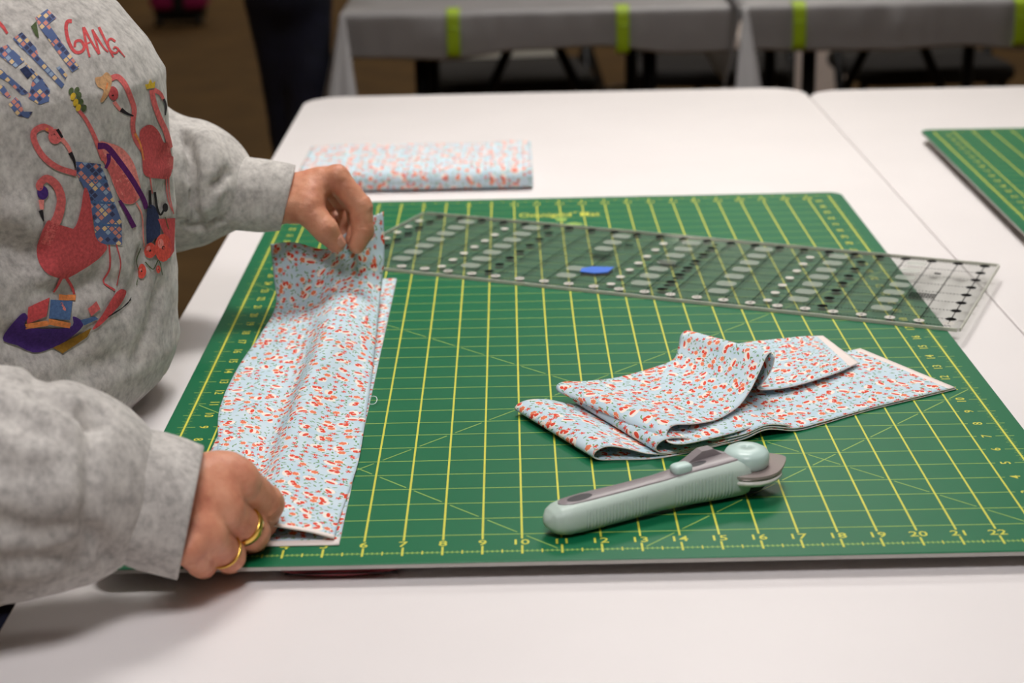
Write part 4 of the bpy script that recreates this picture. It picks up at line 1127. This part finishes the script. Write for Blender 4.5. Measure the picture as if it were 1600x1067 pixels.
# ------------------------------------------------------------------ hall behind: covered tables, clips, chairs, another person
def covered_table(u0, u1, vf, label, drop, side, seed):
    t = thing('covered_table', ((u0+u1)/2, vf+15, FLOOR), label, 'table', 'folding tables under grey plastic covers')
    vb = vf+30; z0 = TABLE_Z
    MB().loft(slab(lambda i: rrect(u0+i, vf+i, u1-i, vb-i, 1.5, 6), z0-1.7, z0-.06)).build('table_top', M['grey_metal'], t)
    # cover: top, front drop and end drops in one rippled sheet
    nx, ny = 90, 40
    xs = np.linspace(u0-.15, u1+.15, nx); G = []
    prof = [(vb, 0)] + [(vb-(vb-vf)*k/12, 0) for k in range(1, 12)] + [(vf+.15, 0), (vf-.12, -.08), (vf-.2, -.35)]
    prof += [(vf-.22, -.35-drop*k/10) for k in range(1, 11)]
    for k, (y, z) in enumerate(prof):
        q = np.stack([xs, np.full(nx, y), np.full(nx, z0+z+.05)], 1)
        if z < -.1:
            f = min(1, (-z-.1)/1.5); nz = vnoise(np.stack([xs, xs*0, xs*0], 1), .35, seed)+.5*vnoise(np.stack([xs, xs*0, xs*0], 1), 1.0, seed+1)
            q[:, 1] -= .42*f*np.abs(nz)*(1 if z > -2.5 else .8); q[:, 2] += z*.22*vnoise(np.stack([xs, xs*0, xs*0], 1), .16, seed+3)*f
        else: q[:, 2] += .03*vnoise(q, .4, seed)
        G.append(q)
    G = np.array(G)
    o = mesh_obj('plastic_cover', G.reshape(-1, 3), grid_faces(*G.shape[:2])[:, ::-1], M['cover'], t); md = o.modifiers.new('thickness', 'SOLIDIFY'); md.thickness = .03*S
    # end drop hanging at the left, flaring at the front corner
    ys = np.linspace(vf-.25, vb, 40); G = []
    for k in range(14):
        a = k/13; fl = 1+.25*np.exp(-((ys-vf)/4.0)**2)
        q = np.stack([u0-.17-a*(.5+1.3*np.exp(-((ys-vf)/3.0)**2))-.4*a*np.abs(vnoise(np.stack([ys, ys*0, ys*0], 1), .5, seed+5)), ys-a*.6*np.exp(-((ys-vf)/3)**2), z0+.04-a*side*fl], 1); G.append(q)
    G = np.array(G)
    o = mesh_obj('end_drop', G.reshape(-1, 3), grid_faces(*G.shape[:2]), M['cover'], t); md = o.modifiers.new('thickness', 'SOLIDIFY'); md.thickness = .03*S
    # loose corner of the cover hanging outwards at the front left
    G = []
    for k in range(16):
        a = k/15; n_ = 22; w_ = np.linspace(0, 1, n_)
        q = np.stack([u0-.15-1.1*a+(.3+2.2*a)*w_, vf-.3-3.6*a-.5*a*np.sin(w_*math.pi), z0+.1-(side+.6)*a+.3*a*np.cos(w_*7)], 1); G.append(q)
    G = np.array(G); o = mesh_obj('loose_corner', G.reshape(-1, 3), grid_faces(*G.shape[:2])[:, ::-1], M['cover'], t); md = o.modifiers.new('thickness', 'SOLIDIFY'); md.thickness = .03*S
    for vv_ in (vf+4, vb-4):
        for x in (u0+6, u1-6):
            MB().tube([(x, vv_, z0-1.7), (x, vv_, FLOOR+.02)], .6).build('leg', M['black_metal'], t, True)
    for x in (u0+6, u1-6):
        MB().tube([(x, vf+4, FLOOR+7), (x, vb-4, FLOOR+7)], .5).build('leg_crossbar', M['black_metal'], t, True)
        MB().tube([(x, vf+15, FLOOR+8), (x+(9 if x < (u0+u1)/2 else -9), vf+15, z0-1.7)], .45).build('folding_brace', M['black_metal'], t, True)
    return t
VF = 101.5
covered_table(-3.4, 27.6, VF, 'folding table under a shiny grey plastic cover, behind the left white table', 3.0, 6.3, 1)
covered_table(28.9, 60.0, VF, 'folding table under a grey plastic cover, behind the right white table', 3.4, 7.2, 2)
labs = ['leftmost lime green clip on the grey table cover', 'second lime green clip from the left on the grey table cover', 'third lime green clip from the left, on the right grey cover', 'rightmost lime green clip on the grey table cover']
for px, lb in zip((708, 972, 1247, 1592), labs):
    x = at(px, 20, v=VF)[0]; z0 = TABLE_Z
    P = [(VF+1.1, z0+.12), (VF+.2, z0+.14), (VF-.4, z0+.04), (VF-.75, z0-.4), (VF-.95, z0-2.2), (VF-.9, z0-3.2), (VF-.5, z0-3.45), (VF+.1, z0-3.3)]
    P = catmull(np.array(P), np.linspace(0, 7, 30))
    T_ = np.gradient(P, axis=0); T_ /= np.linalg.norm(T_, axis=1)[:, None]; N_ = np.stack([T_[:, 1], -T_[:, 0]], 1)*.1
    t = thing('table_clip', (x, VF, z0), lb, 'clip', 'lime green table cover clips')
    MB().loft([[(x-.52, a[0], a[1]), (x+.52, a[0], a[1]), (x+.52, b[0], b[1]), (x-.52, b[0], b[1])] for a, b in zip(P+N_, P-N_)][::-1]).build('clip_band', M['lime'], t)
    MB().tube([(x-.5, VF-.98, z0-1.2), (x+.5, VF-.98, z0-1.2)], .07, 8).build('ridge', M['lime'], t, True)

def folding_chair(u, v, rz, label):
    t = thing('folding_chair', (u, v, FLOOR), label, 'chair', 'dark folding chairs beyond the covered tables')
    c, s_ = math.cos(rz), math.sin(rz)
    Rm = lambda P: [(u+x*c-y*s_, v+x*s_+y*c, FLOOR+z) for x, y, z in P]
    for sx in (-8, 8):
        MB().tube(Rm([(sx, -8, .5), (sx, 0, 15), (sx, 7, 31)]), .5).build('front_leg', M['black_metal'], t, True)
        MB().tube(Rm([(sx*.9, 9, .5), (sx*.9, -6, 17)]), .5).build('rear_leg', M['black_metal'], t, True)
    MB().loft([[tuple(q) for q in Rm([(x, y, z) for x, y in rrect(-8+i, -8+i, 8-i, 7-i, 2)])] for z, i in ((16.6, .3), (17, 0), (17.8, 0), (18.2, .4))]).build('seat', M['chair_cloth'], t)
    MB().loft([Rm([(x, 5.2+yo+(z-24)*.3, z) for x, z in rrect(-8+i, 23+i, 8-i, 31-i, 1.5)]) for yo, i in ((0, .2), (.2, 0), (.9, 0), (1.1, .2))][::-1]).build('backrest', M['chair_cloth'], t)
    MB().tube(Rm([(-7.2, 8, 3), (7.2, 8, 3)]), .35).build('stretcher', M['black_metal'], t, True)
for u, v, rz, lb in ((10, 138, .1, 'dark folding chair behind the middle of the left grey table'), (31, 141, -.15, 'dark folding chair behind the gap between the two grey tables'),
                     (52, 140, .1, 'dark folding chair behind the right grey table'), (26, 200, .6, 'dark folding chair standing farther back between the grey tables')):
    folding_chair(u, v, rz, lb)
for u, v, w, h, lb, m_ in ((10, 178, 6, 15, 'pale storage box on the floor beyond the left grey table', 'pale_plastic'), (46, 190, 8, 14, 'pale pink storage box on the floor beyond the right grey table', 'raw_edge')):
    t = thing('storage_box', (u, v, FLOOR), lb, 'box')
    MB().loft([[(x, y, z) for x, y in rrect(u-w+i, v-w*.7+i, u+w-i, v+w*.7-i, .8)] for z, i in ((FLOOR, .8), (FLOOR+h-1.5, 0))]).build('box_body', M[m_], t)
    MB().loft([[(x, y, z) for x, y in rrect(u-w-.4+i, v-w*.7-.4+i, u+w+.4-i, v+w*.7+.4-i, .9)] for z, i in ((FLOOR+h-1.5, 0), (FLOOR+h-.4, 0), (FLOOR+h, .4))]).build('lid', M[m_], t)

# standing person in dark navy clothes between the white and the grey tables
pc = np.array([at(452, 60, v=105)[0], 106.0])
p2 = thing('person', (pc[0], pc[1], FLOOR), 'person standing in dark navy trousers at the end of the grey table', 'person')
def legs2(p):
    d = cone(p, (pc[0], pc[1], 4), (pc[0], pc[1], 1), 3.3, 3.4)
    for s_ in (-1, 1):
        d = smin(d, chain(p, [(pc[0]+s_*1.3, pc[1], 0), (pc[0]+.5+s_*1.0, pc[1]-s_*1.5, -11), (pc[0]+1.0+s_*1.2, pc[1]-s_*2.6, -27.5)], [2.2, 1.9, 1.7], .4), .8)
    return np.maximum(d, -28.4-p[:, 2])+.12*vnoise(p, .5, 3)
V_, F_ = sdf_mesh(legs2, (pc[0]-8, pc[1]-8, -30), (pc[0]+8, pc[1]+8, 9), .4); mesh_obj('trousers', V_, F_, M['navy_cloth'], p2)
def top2(p):
    d = cone(p, (pc[0], pc[1], 5), (pc[0], pc[1], 18), 4.4, 5.0)
    d = smin(d, cone(p, (pc[0]-6, pc[1], 22), (pc[0]+6, pc[1], 22), 2.4, 2.4), 2)
    for s_ in (-1, 1): d = smin(d, chain(p, [(pc[0]+s_*7.2, pc[1], 22), (pc[0]+s_*8.2, pc[1]+1.5, 11.5), (pc[0]+s_*5.2, pc[1]+8, 8.5)], [2.2, 1.9, 1.6], .3), .6)
    return np.maximum(d, 3.4-p[:, 2])+.1*vnoise(p, .5, 6)
V_, F_ = sdf_mesh(top2, (pc[0]-13, pc[1]-9, 2), (pc[0]+13, pc[1]+13, 27), .4); mesh_obj('sweater', V_, F_, M['navy_cloth'], p2)
def skin2(p):
    d = cone(p, (pc[0], pc[1], 22), (pc[0], pc[1]+.3, 29), 2.2, 2.0)
    d = smin(d, ellipsoid(p, (pc[0], pc[1]+.6, 32), (2.9, 3.5, 4.4)), .6); d = smin(d, cone(p, (pc[0], pc[1]+4, 32), (pc[0], pc[1]+4.5, 31), .3, .5), .4)
    for s_ in (-1, 1): d = smin(d, chain(p, [(pc[0], pc[1], 21), (pc[0]+s_*6.6, pc[1], 21.5), (pc[0]+s_*8, pc[1]+1.5, 11.5), (pc[0]+s_*5.2, pc[1]+8, 8.5)], [1.6, 1.5, 1.2, 1.0], .3), .3)
    for s_ in (-1, 1):
        d = smin(d, ellipsoid(p, (pc[0]+s_*3.0, pc[1]+.3, 31.6), (.4, .7, 1.1)), .2)
        w = np.array([pc[0]+s_*5.2, pc[1]+8, 8.5]); d = smin(d, chain(p, [w, w+np.array([-s_*1.0, 3, -.6])], [1.0, .9], .2), .2)
        for k in range(4): d = smin(d, chain(p, [w+np.array([-s_*1.0+(k-1.5)*.5, 3, -.6]), w+np.array([-s_*1.2+(k-1.5)*.6, 5.5, -1.6]), w+np.array([-s_*1.2+(k-1.5)*.6, 6.2, -2.6])], [.4, .36, .3], .05), .1)
        d = smin(d, chain(p, [w+np.array([-s_*1.6, 1.8, -.6]), w+np.array([-s_*2.4, 3.6, -1.4])], [.5, .36], .1), .15)
    return d
V_, F_ = sdf_mesh(skin2, (pc[0]-9, pc[1]-6, 4), (pc[0]+9, pc[1]+18, 38), .2); mesh_obj('body', V_, F_, M['skin'], p2)
V_, F_ = sdf_mesh(lambda p: smax(ellipsoid(p, (pc[0], pc[1]+.1, 32.6), (3.3, 3.9, 4.4)), (p[:, 1]-pc[1]-2.0)*.7-(p[:, 2]-33)*.5, .4)+.15*vnoise(p, 1.2, 3), (pc[0]-6, pc[1]-6, 26), (pc[0]+6, pc[1]+6, 39), .3); mesh_obj('hair', V_, F_, M['hair'], p2)
for s_ in (-1, 1):
    x = pc[0]+1.0+s_*1.9
    V_, F_ = sdf_mesh(lambda p: np.maximum(cone(p, (x, pc[1]-1, -28), (x, pc[1]+6, -28.5), 1.8, 1.5), -29.45-p[:, 2]), (x-4, pc[1]-5, -30), (x+4, pc[1]+10, -25), .3); mesh_obj('shoe', V_, F_, M['black_metal'], p2)

# magenta rolling bag far back on the floor
bx, by, bz = at(288, 38, z=FLOOR)
t = thing('rolling_bag', (bx, by, FLOOR), 'magenta rolling bag with black straps far back on the carpet', 'bag')
MB().loft([[(x, y, z) for x, y in rrect(bx-6+i, by-4+i, bx+5-i, by+4-i, 2)] for z, i in ((FLOOR+3, 1), (FLOOR+4, 0), (FLOOR+20, 0), (FLOOR+22, 1.2))]).build('bag_body', M['magenta'], t)
MB().loft([[(x, y, z) for x, y in rrect(bx-5.6+i, by-3.6+i, bx+4.6-i, by+3.6-i, 1.8)] for z, i in ((FLOOR+1, .6), (FLOOR+3.2, 0))]).build('bag_base', M['black_metal'], t)
MB().box((bx-1.2, by-4.35, FLOOR+3), (bx+1.0, by-3.95, FLOOR+21)).build('strap', M['black_metal'], t)
for sx in (-4.4, 3.4):
    MB().tube([(bx+sx-.5, by-3, FLOOR+1), (bx+sx+.5, by-3, FLOOR+1)], 1.0, 14).build('wheel', M['black_metal'], t, True)
    MB().tube([(bx+sx, by+3.4, FLOOR+20), (bx+sx, by+3.4, FLOOR+34)], .35).build('pull_rod', M['grey_metal'], t, True)
MB().tube([(bx-4.4, by+3.4, FLOOR+34), (bx+3.4, by+3.4, FLOOR+34)], .5).build('pull_grip', M['black_metal'], t, True)
